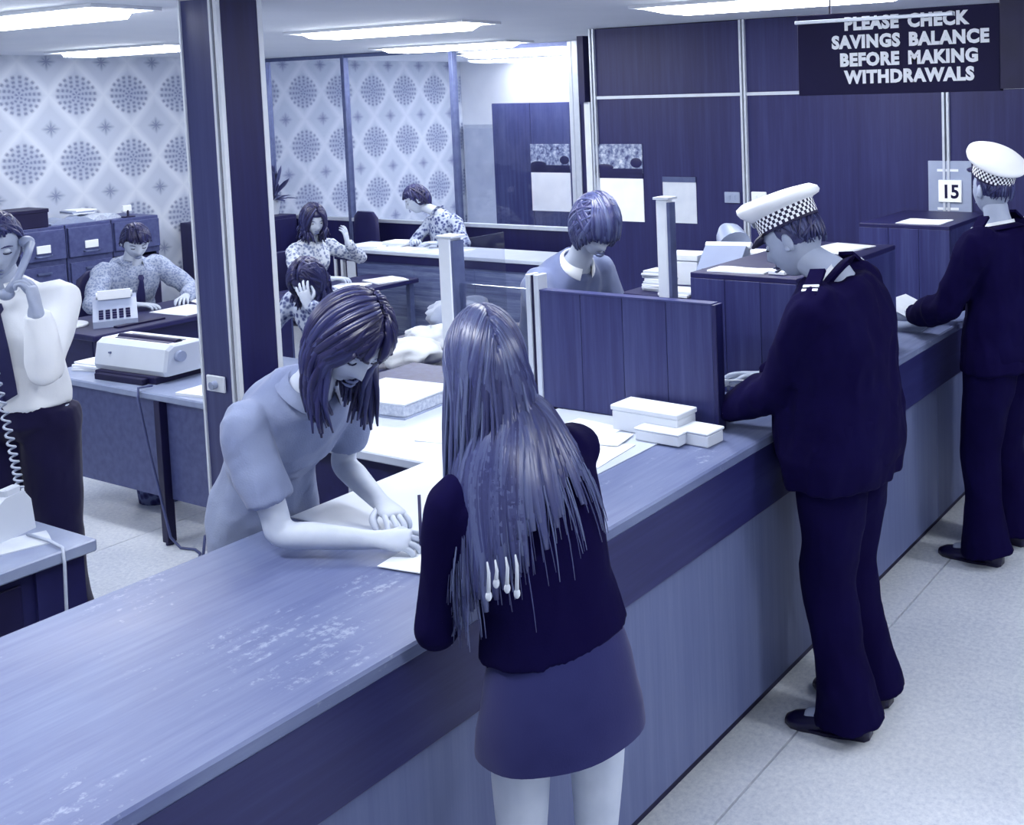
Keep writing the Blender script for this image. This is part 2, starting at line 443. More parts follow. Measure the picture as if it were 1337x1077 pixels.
# fluorescent fittings
def fitting(x0, y, label, length=1.47, w=.27, group='recessed ceiling lights'):
    t = thing('ceiling_light', label, 'ceiling light', (x0 + length / 2, y, CZ - .02), group)
    f = MB()
    f.box(x0 - .02, x0 + length + .02, y - w / 2 - .02, y - w / 2, CZ - .016, CZ - .0005); f.box(x0 - .02, x0 + length + .02, y + w / 2, y + w / 2 + .02, CZ - .016, CZ - .0005)
    f.box(x0 - .02, x0, y - w / 2, y + w / 2, CZ - .016, CZ - .0005); f.box(x0 + length, x0 + length + .02, y - w / 2, y + w / 2, CZ - .016, CZ - .0005)
    f.build('frame', M['ceiling'], t)
    d = MB(); e = .16   # shallow boat-shaped diffuser, hanging a little below the ceiling
    d.loft([[(x, y - w / 2 * q, CZ - .010), (x, y - w / 2 * q * .8, CZ - .010 - h), (x, y + w / 2 * q * .8, CZ - .010 - h), (x, y + w / 2 * q, CZ - .010)] for x, q, h in ((x0 + .004, .3, .006), (x0 + e, .97, .036), (x0 + length - e, .97, .036), (x0 + length - .004, .3, .006))])
    d.build('diffuser', M['tube'], t)
fitting(-6.28, 2.86, 'nearest long ceiling light at the upper left, in front of the column')
fitting(-8.87, 4.8, 'far left ceiling light, its end hidden by the column')
fitting(-5.98, 4.7, 'long ceiling light just right of the column')
fitting(-3.30, 4.66, 'ceiling light nearest the hanging sign')
fitting(-7.31, 6.5, 'ceiling light just before the glazed screen')
fitting(-7.85, 7.95, 'ceiling light seen through the glazed screen')
for x, y in ((-3.1, .9), (-.3, .9), (-.3, 2.9), (-3.2, 2.9), (-.3, 4.7), (-6.0, .9)):
    fitting(x, y, 'long ceiling light outside the picture, above the banking hall', group='ceiling lights out of view')
fitting(-8.6, 9.3, 'added ceiling light washing the white end wall, left of two')  # pair of wall washers, added to whiten the end wall
fitting(-6.9, 9.3, 'added ceiling light washing the white end wall, right of two')
fitting(-5.9, 7.95, 'added ceiling light beyond the glazed screen, brightening the end wall')  # this and the next are extra lamps added to brighten the end wall
fitting(-5.8, 8.95, 'added unseen light farthest into the back office, brightening the end wall')
# ------------------------------------------------------------------ counter
CT = .98
cn = thing('service_counter', 'long brown laminate service counter crossing the hall', 'counter', (-2.1, 2.5, 0))
MB().box(-2.54, -1.715, -1.6, 5.80, CT - .035, CT, .006).build('worktop', M['counter'], cn)
MB().box(-1.775, -1.725, -1.6, 5.80, .735, CT - .035, .004).build('fascia', M['fascia'], cn)
ys = [-1.6, -.35, .90, 2.15, 3.40, 4.65, 5.80]
for a, b in zip(ys, ys[1:]): MB().box(-1.80, -1.765, a + .002, b - .002, .10, .735, .002).build('front_panel', M['front'], cn)
MB().box(-1.875, -1.84, -1.6, 5.80, 0, .10).build('kick_board', M['kick'], cn)
MB().box(-2.50, -2.46, -1.6, 5.80, 0, CT - .035).build('back_panel', M['desk_dark'], cn)
MB().box(-2.545, -1.99, 1.86, 2.955, CT, CT + .0035, .001).build('writing_inlay', M['light_lam'], cn)

# teller's return desk with dark knee space and drawers
rd = thing('return_desk', 'pale topped return desk behind the counter with dark drawer front', 'desk', (-2.95, 2.66, 0))
MB().box(-3.42, -2.548, 2.335, 2.955, CT - .03, CT, .004).build('desk_top', M['light_lam'], rd)
MB().box(-3.40, -2.56, 2.40, 2.94, .04, CT - .03).build('carcass', M['desk_dark'], rd)
for z0, z1 in ((.10, .36), (.37, .63), (.64, .94)):
    d = MB().box(-3.0, -2.58, 2.38, 2.40, z0, z1, .003).build('drawer', M['desk_dark'], rd)
    hb = MB(); hb.box(-2.93, -2.918, 2.362, 2.38, z1 - .16, z1 - .03); hb.box(-2.90, -2.888, 2.362, 2.38, z1 - .16, z1 - .03)
    hb.build('handle', M['alu'], d)

# dark ledge and lower desk beyond, white canvas bags on it
ld = thing('ledge_desk', 'dark wood topped desk beyond the return desk', 'desk', (-3.3, 3.1, 0))
MB().box(-3.60, -3.12, 2.985, 3.27, CT - .035, CT - .005, .004).build('desk_top', M['part_x'], ld)
MB().box(-3.58, -3.14, 3.0, 3.25, .03, CT - .035).build('carcass', M['desk_dark'], ld)
sd = thing('side_desk', 'dark desk carrying the crumpled canvas money bags', 'desk', (-3.95, 3.75, 0))
MB().box(-4.35, -3.605, 3.22, 4.35, .86, .90, .004).build('desk_top', M['desk_dark'], sd)
MB().box(-4.30, -3.65, 3.24, 4.3, .03, .86).build('carcass', M['desk_dark'], sd)
def bag(loc, size, name, label, mat, seed, group=None):
    o = MB(); n, m = 28, 18; vs = []
    x, y, z = loc; rx, ry, h = size
    rings = []
    for i in range(m + 1):
        t = i / m; th = -pi / 2 + pi * t
        ring = []
        for j in range(n):
            a = 2 * pi * j / n
            k = .75 + .5 * noise.noise(V((cos(a) * 1.7 + seed, sin(a) * 1.7, t * 2.5 + seed * 3))) + .18 * noise.noise(V((cos(a) * 5, sin(a) * 5 + seed, t * 7)))
            ring.append((x + rx * cos(th) ** .8 * cos(a) * k, y + ry * cos(th) ** .8 * sin(a) * k, z + h * (sin(th) + 1) / 2 * (.8 + .4 * k * .5)))
        rings.append(ring)
    o.loft(rings)
    b = o.build(name, mat, None, True)
    return tag(b, label, 'bag', group)
bag((-3.78, 3.42, .90), (.20, .17, .13), 'canvas_bag', 'white crumpled canvas bag nearest the teller in the pale blouse', M['cloth_white'], 1)
bag((-3.95, 3.70, .90), (.19, .16, .12), 'canvas_bag', 'crumpled white canvas bag in the middle of the side desk', M['cloth_white'], 4)
bag((-4.08, 4.02, .90), (.20, .20, .19), 'canvas_bag', 'grey canvas bag, fullest of the bags on the side desk', M['cloth_grey'], 9)

# screen posts, glass screens, partition panel
def post(x, y, z0, z1, w, label, double=False):
    t = thing('screen_post', label, 'post', (x, y, z0))
    if double:
        for d in (-.36, .36): MB().box(x + d * w - w * .2, x + d * w + w * .2, y - w * .5, y + w * .5, z0, z1, .002).build('upright', M['alu'], t)
        MB().box(x - w * .16, x + w * .16, y - w * .35, y + w * .35, z0, z1 - .004).build('core', M['dark'], t)
    else:
        MB().box(x - w / 2, x + w / 2, y - w / 2, y + w / 2, z0, z1, .004).build('upright', M['alu_pale'], t)
        MB().box(x + w / 2, x + w / 2 + .012, y - w / 2 + .004, y + w / 2 - .004, z0, z1 - .01).build('glazing_channel', M['alu_dark'], t)
        MB().box(x - w / 2 - .006, x + w / 2 + .014, y - w / 2 - .006, y + w / 2 + .006, z1, z1 + .008).build('cap', M['alu'], t)
post(-3.055, 2.975, CT - .004, 1.572, .062, 'pale square post at the left end of the counter screen')
post(-2.64, 2.975, CT, 1.457, .052, 'low paired aluminium post at the left end of the wood partition', True)
post(-2.106, 3.02, CT, 1.733, .042, 'tall pale post rising behind the wood partition')
gp = thing('glass_screen', 'clear glass screen running back from the pale post', 'glass screen', (-3.05, 3.6, CT))
MB().box(-3.058, -3.05, 3.015, 3.26, CT, 1.555).build('pane', M['glass2'], gp)

gp = thing('glass_screen', 'low glass pane between the pale post and the paired post', 'glass screen', (-2.83, 2.975, CT))
MB().box(-3.012, -2.668, 2.971, 2.979, CT + .002, 1.40).build('pane', M['glass2'], gp)
pp = thing('wood_partition', 'wood veneered partition standing on the counter before the bob-haired teller', 'partition', (-2.25, 2.975, CT))
xs = [-2.612, -2.43, -2.25, -2.07, -1.888]
for a, b in zip(xs, xs[1:]): MB().box(a, b - .0015, 2.957, 2.993, CT + .004, 1.398, .0015).build('panel', M['part_x'], pp)
MB().box(-1.888, -1.872, 2.953, 2.997, CT + .002, 1.401, .002).build('end_trim', M['part_edge'], pp)
MB().box(-2.612, -1.888, 2.955, 2.995, 1.398, 1.404).build('top_edge', M['colwood'], pp)

# second and third wood screens further along the counter
def station(x0, x1, y0, y1, z1, label):
    t = thing('teller_screen', label, 'teller screen', ((x0 + x1) / 2, (y0 + y1) / 2, CT))
    n = 3
    for i in range(n):
        a, b = x0 + (x1 - x0) * i / n, x0 + (x1 - x0) * (i + 1) / n
        MB().box(a, b - .0015, y0, y0 + .03, CT + .002, z1 - .02, .0015).build('panel', M['part_x'], t)
    MB().box(x1 - .03, x1, y0 + .031, y1, CT + .002, z1 - .02, .002).build('side_panel', M['part_x'], t)
    MB().box(x0, x1 - .031, y1 - .03, y1, CT + .002, z1 - .02).build('panel', M['part_dark'], t)
    MB().box(x0, x1, y0, y1, z1 - .02, z1, .002).build('shelf_top', M['part_dark'], t)
    return t
station(-2.25, -1.80, 3.38, 4.28, 1.42, 'wood teller screen standing on the counter behind the near officer')
station(-2.34, -1.85, 5.09, 5.72, 1.40, 'wood teller screen on the counter beside the far officer')

# ------------------------------------------------------------------ papers and boxes
def sheet(cx, cy, z, w, h, deg, label, group=None, th=.0025, mat='paper', name='paper_sheet', cat='paper'):
    m = MB(rz((cx, cy, z), deg)); n = 6
    rings = []
    top = [[(-w / 2 + w * i / n, -h / 2 + h * j / n, th + .0016 * sin(i * 1.3 + cx * 9) * sin(j * .9 + cy * 7) ** 2) for j in range(n + 1)] for i in range(n + 1)]
    vs = [p for r in top for p in r] + [(p[0], p[1], max(0, p[2] - th)) for r in top for p in r]
    N = (n + 1) ** 2; fs = []
    for i in range(n):
        for j in range(n):
            a = i * (n + 1) + j
            fs.append((a, a + n + 1, a + n + 2, a + 1)); fs.append((N + a, N + a + 1, N + a + n + 2, N + a + n + 1))
    b = [i * (n + 1) for i in range(n + 1)] + [n * (n + 1) + j for j in range(1, n + 1)] + [i * (n + 1) + n for i in range(n - 1, -1, -1)] + [j for j in range(n - 1, 0, -1)]
    for a, c in zip(b, b[1:] + b[:1]): fs.append((a, c, N + c, N + a))
    m.add(vs, fs)
    return tag(m.build(name, M[mat]), label, cat, group)
def cbox(cx, cy, z, w, d, h, deg, label, group, mat='card', lid=True, name='card_box', cat='box'):
    t = thing(name, label, cat, (cx, cy, z), group)
    X = rz((cx, cy, z), deg)
    MB(X).box(-w / 2, w / 2, -d / 2, d / 2, 0, h * (.78 if lid else 1), .003).build('tray', M[mat], t)
    if lid: MB(X).box(-w / 2 - .004, w / 2 + .004, -d / 2 - .004, d / 2 + .004, h * .80, h, .003).build('lid', M[mat], t)
    return t
LZ = CT + .0036
g = 'white card boxes by the partition'
cbox(-2.075, 2.875, LZ, .27, .10, .085, -3, 'white card box, largest and tallest, against the wood partition', g)
cbox(-1.99, 2.80, LZ, .17, .06, .042, -2, 'low white card box lying in front of the tallest box', g)
cbox(-1.88, 2.852, CT, .12, .085, .048, -4, 'small white card box at the right end of the group', g)
sheet(-2.10, 2.61, LZ, .14, .22, 6, 'white slip lying flat on the counter in front of the boxes')
sheet(-2.30, 2.74, LZ, .22, .25, -8, 'white form on the pale inlay left of the card boxes', th=.004)
sheet(-2.16, 2.73, LZ + .005, .14, .12, 12, 'small paper overlapping the forms beside the card boxes')
pc = MB(); pc.tube([(-2.25 + .02 * cos(a / 10 * 5.2), 2.63 + .026 * sin(a / 10 * 5.2), LZ + .007 + .001 * a / 10) for a in range(11)], .004, 6)
tag(pc.build('rubber_band', M['dark2'], None, True), 'dark rubber band lying on the papers left of the boxes', 'rubber band')
sheet(-2.02, 1.852, LZ, .135, .21, 8, 'white slip under the writing hand of the teller in the pale blouse')
lg = thing('ledger', 'thick white ledger of loose sheets lying on the return desk', 'ledger', (-3.1, 2.76, CT))
X = rz((-3.14, 2.755, CT), 5)
MB(X).box(-.175, .175, -.14, .14, .0, .006).build('cover', M['grey_card'], lg)
MB(X).box(-.17, .17, -.135, .135, .006, .048, .003).build('pages', M['paper_edge'], lg)
MB(X).box(-.172, .172, -.137, .137, .048, .053).build('cover', M['paper2'], lg)
sheet(-2.86, 2.86, CT, .20, .10, -4, 'long white slip behind the ledger on the return desk')
sheet(-2.76, 2.82, CT + .004, .12, .09, 10, 'small white note at the foot of the paired post')
sheet(-2.68, 2.545, CT, .15, .11, 14, 'white note lying alone on the return desk near the long-haired girl')
# on the second station and counter beyond
sheet(-2.08, 3.47, 1.42, .24, .10, 2, 'white paper on top of the nearer teller screen', th=.006)
sheet(-1.98, 4.10, 1.42, .20, .26, -10, 'white form lying at the far end of the nearer teller screen', th=.004)
sheet(-1.94, 4.08, 1.4245, .10, .20, -24, 'second form overlapping the form on the nearer teller screen')
sheet(-2.03, 5.22, 1.40, .24, .20, 0, 'white paper on top of the farther teller screen', th=.004)
sheet(-1.93, 4.74, CT, .22, .34, 4, 'grey passbook page open on the counter before the far officer', th=.003, mat='grey_card')
st = thing('rubber_stamp', 'dark rubber stamp on a white pad on the nearer teller screen', 'stamp', (-1.91, 3.46, 1.42))
MB().box(-1.945, -1.875, 3.43, 3.49, 1.4205, 1.436, .003).build('pad', M['card'], st)
MB().cyl((-1.91, 3.46, 1.436), .016, .02, 12).build('base', M['dark'], st, True, .6)
MB().ell((-1.91, 3.46, 1.467), .013, .013, .018, 12, 8).build('knob', M['dark'], st, True)

# bob teller's desk behind the partition with clutter
td = thing('teller_desk', 'dark teller desk behind the wood partition, cluttered with slips', 'desk', (-2.35, 4.0, 0))
MB().box(-2.72, -2.26, 3.56, 4.3, 1.255, 1.28, .003).build('desk_top', M['desk_dark'], td)
MB().box(-2.70, -2.28, 3.58, 4.28, .985, 1.255).build('carcass', M['dark'], td)
MB().box(-2.72, -2.56, 3.58, 4.28, 0, .985).build('pedestal', M['dark'], td)
def stack(cx, cy, z, w, d, n, label, deg=0, mat='paper2', group=None, name='paper_stack'):
    t = thing(name, label, 'paper stack', (cx, cy, z), group)
    zz = z
    for i in range(n):
        h = random.uniform(.008, .014)
        MB(rz((cx + random.uniform(-.008, .008), cy + random.uniform(-.008, .008), zz), deg + random.uniform(-9, 9))).box(-w / 2, w / 2, -d / 2, d / 2, 0, h, .0015).build('bundle', M[mat if i % 2 else 'paper'], t); zz += h
    return t
stack(-2.60, 3.68, 1.28, .11, .09, 8, 'tall pile of slips in front of the bob-haired teller\'s face')
stack(-2.45, 3.62, 1.28, .15, .10, 2, 'low heap of slips behind the wood partition')
bx = cbox(-2.58, 3.86, 1.28, .16, .12, .13, 4, 'white upright card box behind the tall pale post', None)
stack(-2.36, 4.08, 1.28, .13, .12, 11, 'thick bundled pile of notes behind the nearer teller screen', mat='paper_edge')
# adding machine with a cloth cover behind the tall post
am = thing('adding_machine', 'grey adding machine beside the tall pale post', 'adding machine', (-2.37, 3.80, 1.28))
am_m = MB(rz((-2.37, 3.80, 1.28), 12))
am_m.loft([[(x, y * .5, z) for y, z in ((-.22, 0), (-.22, .05), (-.04, .12), (.10, .17), (.20, .15), (.22, 0))] for x in (-.09, -.085, .085, .09)])
am_m.build('case', M['plastic2'], am)
kb = MB(rz((-2.37, 3.80, 1.28), 12))
for i in range(4):
    for j in range(4):
        x = -.055 + i * .035; y = -.10 + j * .022; z = .055 + j * .0088 + .006
        kb.box(x - .011, x + .011, y - .008, y + .008, z, z + .012)
tag(kb.build('keys', M['dark2'], am), kind='stuff')
MB(rz((-2.37, 3.80, 1.28), 12)).tube([(-.10, .09, .165), (.10, .09, .165)], .016, 12).build('paper_roll', M['paper'], am, True, .6)
mm = thing('desk_lamp', 'small dark desk lamp with a grey hood behind the partition', 'lamp', (-2.52, 4.10, 1.28))
MB().cyl((-2.52, 4.10, 1.28), .06, .015, 18).build('base', M['dark'], mm, True, .6)
MB().tube([(-2.52, 4.10, 1.29), (-2.54, 4.11, 1.39), (-2.52, 4.10, 1.46)], .008, 8).build('arm', M['alu_dark'], mm, True)
MB().tube([(-2.55, 4.12, 1.48), (-2.51, 4.09, 1.46), (-2.46, 4.05, 1.42)], [.03, .06, .075], 18).build('hood', M['plastic2'], mm, True, .7)

# ------------------------------------------------------------------ writing
def text(body, mat, parent, name, size, M4, extrude=.002, bold=0, align='CENTER', spacing=1.0, line=1.0, wspace=1.0):
    cu = bpy.data.curves.new(name, 'FONT'); cu.body = body; cu.size = size; cu.align_x = align; cu.extrude = extrude; cu.offset = bold
    cu.space_character = spacing; cu.space_line = line; cu.space_word = wspace; cu.resolution_u = 3
    o = bpy.data.objects.new('tmp', cu); COL.objects.link(o)
    dg = bpy.context.evaluated_depsgraph_get(); me = bpy.data.meshes.new_from_object(o.evaluated_get(dg))
    bpy.data.objects.remove(o); bpy.data.curves.remove(cu)
    me.transform(Matrix.Translation(-root_loc(parent)) @ M4)
    me.materials.clear(); me.materials.append(mat); me.name = name
    r = bpy.data.objects.new(name, me); COL.objects.link(r); r.parent = parent
    return r
def facing_y(x, y, z): return Matrix.Translation((x, y, z)) @ Matrix.Rotation(pi / 2, 4, 'X')     # text plane faces -y

sg = thing('hanging_sign', 'dark hanging sign with white capitals about savings balance', 'sign', (-1.88, 4.5, 2.06))
MB().box(-2.36, -1.40, 4.5, 4.54, 2.062, 2.43, .002).build('board', M['sign'], sg)
MB().box(-1.397, -.95, 4.485, 4.54, 2.07, 2.445, .002).build('board', M['dark'], sg)
for ln, z, x in (('PLEASE CHECK', 2.353, -1.825), ('SAVINGS BALANCE', 2.272, -1.815), ('BEFORE MAKING', 2.192, -1.82), ('WITHDRAWALS', 2.114, -1.82)):
    ws = [text(q, M['lettering'], sg, 'lettering', .077, facing_y(0, 4.4985, z), .001, .0042, 'LEFT', spacing=1.11) for q in ln.split()]
    wd = [max(v.co.x for v in q.data.vertices) - min(v.co.x for v in q.data.vertices) for q in ws]
    p = x - (sum(wd) + .042 * (len(ws) - 1)) / 2
    for q, k in zip(ws, wd):
        q.data.transform(Matrix.Translation((p - min(v.co.x for v in q.data.vertices) + -root_loc(sg).x, 0, 0))); p += k + .042
MB().box(-2.362, -1.60, 4.478, 4.492, 2.388, 2.404, .002).build('front_rail', M['alu'], sg)
for x in (-2.2, -1.1): MB().tube([(x, 4.52, 2.43), (x, 4.52, CZ - .001)], .006, 8).build('hanger', M['dark'], sg)

# wall calendars, notes, switch plates on the panelled wall
WY = 5.834
def calendar(x0, x1, zt, zm, zb, y, label, name='wall_calendar'):
    t = thing(name, label, 'calendar', ((x0 + x1) / 2, y, zb))
    MB().box(x0, x1, y - .006, y, zm, zt).build('picture', M['landscape'], t)
    h = MB(); h.box(x0 + (x1 - x0) * 0, x1, y - .008, y - .006, zm + .0, zm + (zt - zm) * .16); 
    h.build('picture_foreground', M['dark2'], t)
    MB().ell((x1 - (x1 - x0) * .13, y - .006, zm + (zt - zm) * .36), (x1 - x0) * .12, .004, (zt - zm) * .17, 12, 8).build('picture_tree', M['dark2'], t)
    b = MB(); b.ell((x0 + (x1 - x0) * .2, y - .006, zm + (zt - zm) * .2), (x1 - x0) * .2, .004, (zt - zm) * .11, 12, 8)
    b.build('picture_tree', M['dark2'], t)
    MB().box(x0, x1, y - .006, y, zb, zm - .035).build('date_pad', M['bright'], t)
    MB().box(x0, x1, y - .004, y, zm - .035, zm).build('backing_card', M['dark2'], t)
    return t
calendar(-4.616, -4.225, 1.768, 1.575, 1.255, WY, 'wall calendar with a landscape picture on the dark panelled wall')
calendar(-7.275, -6.79, 1.642, 1.40, .99, 8.198, 'calendar standing in for a reflection, on the free-standing wood screen left of the aluminium posts')  # extra calendar built in place of a reflection in the glass
nt = thing('notice', 'white notice on the dark wall right of the calendar', 'notice', (-3.94, WY, 1.26))
MB().box(-4.07, -3.815, WY - .005, WY, 1.258, 1.522).build('page', M['paper2'], nt)
MB().box(-4.07, -3.815, WY - .008, WY, 1.522, 1.556).build('clip', M['alu_dark'], nt)
for x0, x1, z0, z1, mt, lb in ((-3.60, -3.49, 1.398, 1.467, 'grey_card', 'grey switch plate left of the aluminium strip'), (-3.405, -3.30, 1.404, 1.472, 'paper', 'white switch plate right of the aluminium strip')):
    t = thing('switch_plate', lb, 'switch', ((x0 + x1) / 2, WY, z0))
    MB().box(x0, x1, WY - .012, WY, z0, z1, .003).build('plate', M[mt], t)
    for k in (.33, .67): MB().box(x0 + (x1 - x0) * k - .008, x0 + (x1 - x0) * k + .008, WY - .018, WY - .012, z0 + .02, z1 - .02).build('rocker', M[mt], t)
dc = thing('date_calendar', 'grey block calendar on the wall showing the 15th', 'calendar', (-2.12, WY, 1.35))
MB().box(-2.240, -1.985, WY - .010, WY, 1.345, 1.672, .002).build('backing_card', M['grey_card'], dc)
MB().box(-2.175, -2.04, WY - .024, WY - .010, 1.44, 1.565, .002).build('date_pad', M['bright'], dc)
text('15', M['sign'], dc, 'date_figures', .105, facing_y(-2.103, WY - .0245, 1.465), .0004, .003)
for z in (1.395, 1.612): MB().box(-2.185, -2.06, WY - .013, WY - .010, z, z + .014).build('strip', M['paper'], dc)

# socket on the column
so = thing('wall_socket', 'white power socket on the wood column', 'socket', (-4.39, 2.9, .86))
MB().box(-4.455, -4.335, 2.890, 2.9015, .855, .925, .003).build('plate', M['card'], so)
MB().tube([(-4.392, 2.892, .888), (-4.392, 2.868, .886)], .018, 14).build('plug', M['plastic2'], so, True, .6)

# ------------------------------------------------------------------ typewriter desk
dk = thing('desk', 'grey panelled desk carrying the large pale office machine', 'desk', (-5.4, 3.4, 0))
MB().box(-6.03, -4.60, 3.02, 3.78, .705, .74, .006).build('desk_top', M['desk_top'], dk)
MB().box(-5.97, -4.62, 3.06, 3.08, .22, .705).build('modesty_panel', M['desk_front'], dk)
for x, y in ((-5.99, 3.06), (-5.055, 3.045), (-5.99, 3.74), (-4.64, 3.74)):
    l = MB().box(x - .022, x + .022, y - .022, y + .022, .015, .705, .002).build('leg', M['dark'], dk)
    MB().cyl((x, y, 0), .018, .016, 10).build('foot', M['dark'], l)
X = rz((-5.44, 3.31, .74), 3)
ty = thing('office_machine', 'large pale electric typewriter seen from the back on the grey desk', 'typewriter', (-5.44, 3.31, .74))
MB(X).box(-.25, .22, -.20, .16, .0, .035, .004).build('base', M['dark'], ty)
b = MB(X)
prof = [(-.17, .035), (-.18, .06), (-.16, .165), (-.13, .185), (.02, .185), (.10, .15), (.20, .09), (.22, .05), (.20, .035)]
b.loft([[(x, y * k, .035 + (z - .035) * k2) for y, z in prof] for x, k, k2 in ((-.29, .93, .93), (-.28, 1, 1), (.25, 1, 1), (.26, .93, .93))])
b.build('cover', M['plastic'], ty)
MB(X).box(-.20, .21, -.115, -.02, .180, .1875).build('carriage_slot', M['dark2'], ty)
MB(X).tube([(-.22, -.07, .178), (.225, -.07, .178)], .022, 14).build('platen', M['dark'], ty, True, .6)
MB(X).tube([(.255, -.10, .125), (.285, -.10, .125)], .026, 16).build('knob', M['plastic2'], ty, True, .6)
MB(X).box(-.17, -.155, -.176, -.168, .12, .128).build('badge', M['alu_dark'], ty)
k = MB(X)
for r in range(4):
    for c in range(10): k.cyl((-.17 + c * .037 + r * .008, .13 + r * .022, .135 - r * .016), .012, .012, 8)
tag(k.build('keys', M['dark2'], ty), kind='stuff')
MB(X).box(-.20, .17, -.235, -.205, .0, .03, .003).build('rear_bar', M['dark'], ty)
stack(-5.86, 3.27, .74, .20, .26, 4, 'stepped pile of white paper left of the typewriter', 8, 'paper')
sheet(-4.83, 3.16, .74, .24, .20, 6, 'white paper right of the typewriter, beside the column', th=.012)
cd = MB(); cd.tube([(-5.17, 3.08, .752), (-5.17, 3.012, .758), (-5.165, 3.005, .70), (-5.09, 3.0, .45), (-5.02, 3.0, .22), (-4.99, 3.01, .06), (-4.95, 3.03, .008), (-4.87, 3.05, .007), (-4.80, 3.03, .007), (-4.74, 2.98, .007), (-4.66, 2.93, .007), (-4.56, 2.88, .03), (-4.52, 2.88, .2)], .006, 6)
tag(cd.build('power_cord', M['cord'], None, True), 'thin grey cord falling from the typewriter across the floor', 'cord')
wb_ = thing('waste_bin', 'mottled dark waste bin under the typewriter desk', 'bin', (-5.74, 3.42, 0))
MB().loft([[(-5.70 + cos(2 * pi * j / 20) * r, 3.42 + sin(2 * pi * j / 20) * r, z) for j in range(20)] for r, z in ((.12, 0), (.145, .27), (.152, .275), (.140, .275), (.118, .03))]).build('bin_body', M['mottled'], wb_, True, .6)

def office_chair(x, y, deg, label, back=.95, mat='dark2', group=None):
    X = rz((x, y, 0), deg); t = thing('office_chair', label, 'chair', (x, y, 0), group)
    MB(X).box(-.22, .22, -.21, .21, .42, .48, .03).build('seat', M[mat], t, True, .7)
    b = MB(X); b.loft([[(cos(2 * pi * j / 20) * .21 * w, -.21 + sin(2 * pi * j / 20) * .03, z) for j in range(20)] for w, z in ((.85, .58), (1, .63), (1, .80), (.92, back - .05), (.6, back))])
    b.build('backrest', M[mat], t, True, .8)
    MB(X).box(-.025, .025, -.22, -.19, .44, .70).build('back_bar', M['alu_dark'], t)
    MB(X).cyl((0, 0, .10), .025, .33, 12).build('pillar', M['alu_dark'], t, True, .6)
    for k in range(5):
        a = 2 * pi * k / 5 + .3
        l = MB(X).tube([(0, 0, .12), (.27 * cos(a), .27 * sin(a), .075)], [.022, .014], 8).build('leg', M['alu_dark'], t, True, .6)
        MB(X).ell((.27 * cos(a), .27 * sin(a), .03), .03, .03, .03, 10, 6).build('castor', M['dark'], l, True)
    return t


# ------------------------------------------------------------------ second desk with adding machine
d2 = thing('desk', 'dark desk where the man in the pale shirt writes', 'desk', (-7.0, 4.4, 0))
MB().box(-7.42, -6.70, 3.66, 5.08, .705, .74, .006).build('desk_top', M['desk_dark'], d2)
MB().box(-6.78, -6.75, 3.70, 5.04, .12, .705).build('modesty_panel', M['desk_dark'], d2)
for y0, y1 in ((3.70, 3.74), (5.0, 5.04)): MB().box(-7.38, -6.79, y0, y1, 0.02, .705).build('side_panel', M['desk_dark'], d2)
X = rz((-7.02, 3.98, .74), 60)
a2 = thing('adding_machine', 'pale adding machine at the corner of the writing man\'s desk', 'adding machine', (-7.02, 3.98, .74))
b = MB(X); b.loft([[(x, y, z) for y, z in ((-.18, .0), (-.18, .04), (-.05, .10), (.04, .145), (.14, .155), (.18, .12), (.18, 0))] for x in (-.12, -.112, .112, .12)])
b.build('case', M['plastic2'], a2)
k = MB(X)
for i in range(5):
    for j in range(4):
        x = -.075 + i * .036; y = -.155 + j * .026; z = .05 + j * .011
        k.box(x - .012, x + .012, y - .009, y + .009, z, z + .012)
tag(k.build('keys', M['dark2'], a2), kind='stuff')
MB(X).tube([(-.10, .08, .165), (.10, .08, .165)], .02, 12).build('paper_roll', M['paper'], a2, True, .6)
MB(X).box(-.09, .09, .02, .05, .145, .20).build('paper_strip', M['paper'], a2)
oval = MB(); oval.loft([[(-7.20 + cos(2 * pi * j / 28) * .15 * k_, 3.78 + sin(2 * pi * j / 28) * .105 * k_, z) for j in range(28)] for k_, z in ((.97, .74), (1, .744), (1, .75), (.98, .754))])
tag(oval.build('paper_pile', M['paper'], None, False), 'rounded white paper pile at the left end of the dark desk', 'paper')
sheet(-6.94, 4.40, .74, .36, .28, 4, 'large white sheet under the writing man\'s hand', th=.004)
sheet(-7.12, 4.72, .74, .30, .26, -12, 'white form beyond the large sheet on the dark desk', th=.003)
sheet(-6.86, 4.78, .744, .22, .30, 10, 'white form at the column end of the dark desk', th=.003)
MB_p = MB(); MB_p.box(-6.84, -6.79, 3.86, 4.16, .74, .752, .002)
tag(MB_p.build('pen_tray', M['dark'], None), 'dark pen tray on the front edge of the dark desk', 'tray')

# ------------------------------------------------------------------ third desk with telephone
d3 = thing('desk', 'dark desk with a pale top at the left edge, holding the telephone', 'desk', (-3.85, 1.3, 0))
MB().box(-4.16, -3.52, .75, 1.89, .70, .74, .005).build('desk_top', M['desk_top'], d3)
MB().box(-4.12, -3.56, .79, 1.85, .06, .70).build('carcass', M['dark2'], d3)
MB().box(-3.562, -3.545, 1.72, 1.86, 0, .70).build('leg', M['dark2'], d3)
MB().box(-4.12, -4.08, 1.76, 1.86, 0, .70).build('leg', M['dark2'], d3)
for y0, y1 in ((.82, 1.24), (1.27, 1.68)):
    d = MB().box(-3.562, -3.548, y0, y1, .42, .67, .003).build('drawer', M['dark'], d3)
    MB().box(-3.548, -3.535, (y0 + y1) / 2 - .06, (y0 + y1) / 2 + .06, .55, .565).build('handle', M['alu_dark'], d)
ph = thing('telephone', 'pale desk telephone with its handset lifted', 'telephone', (-3.86, 1.72, .74))
X = rz((-3.86, 1.70, .74), 20)
b = MB(X)
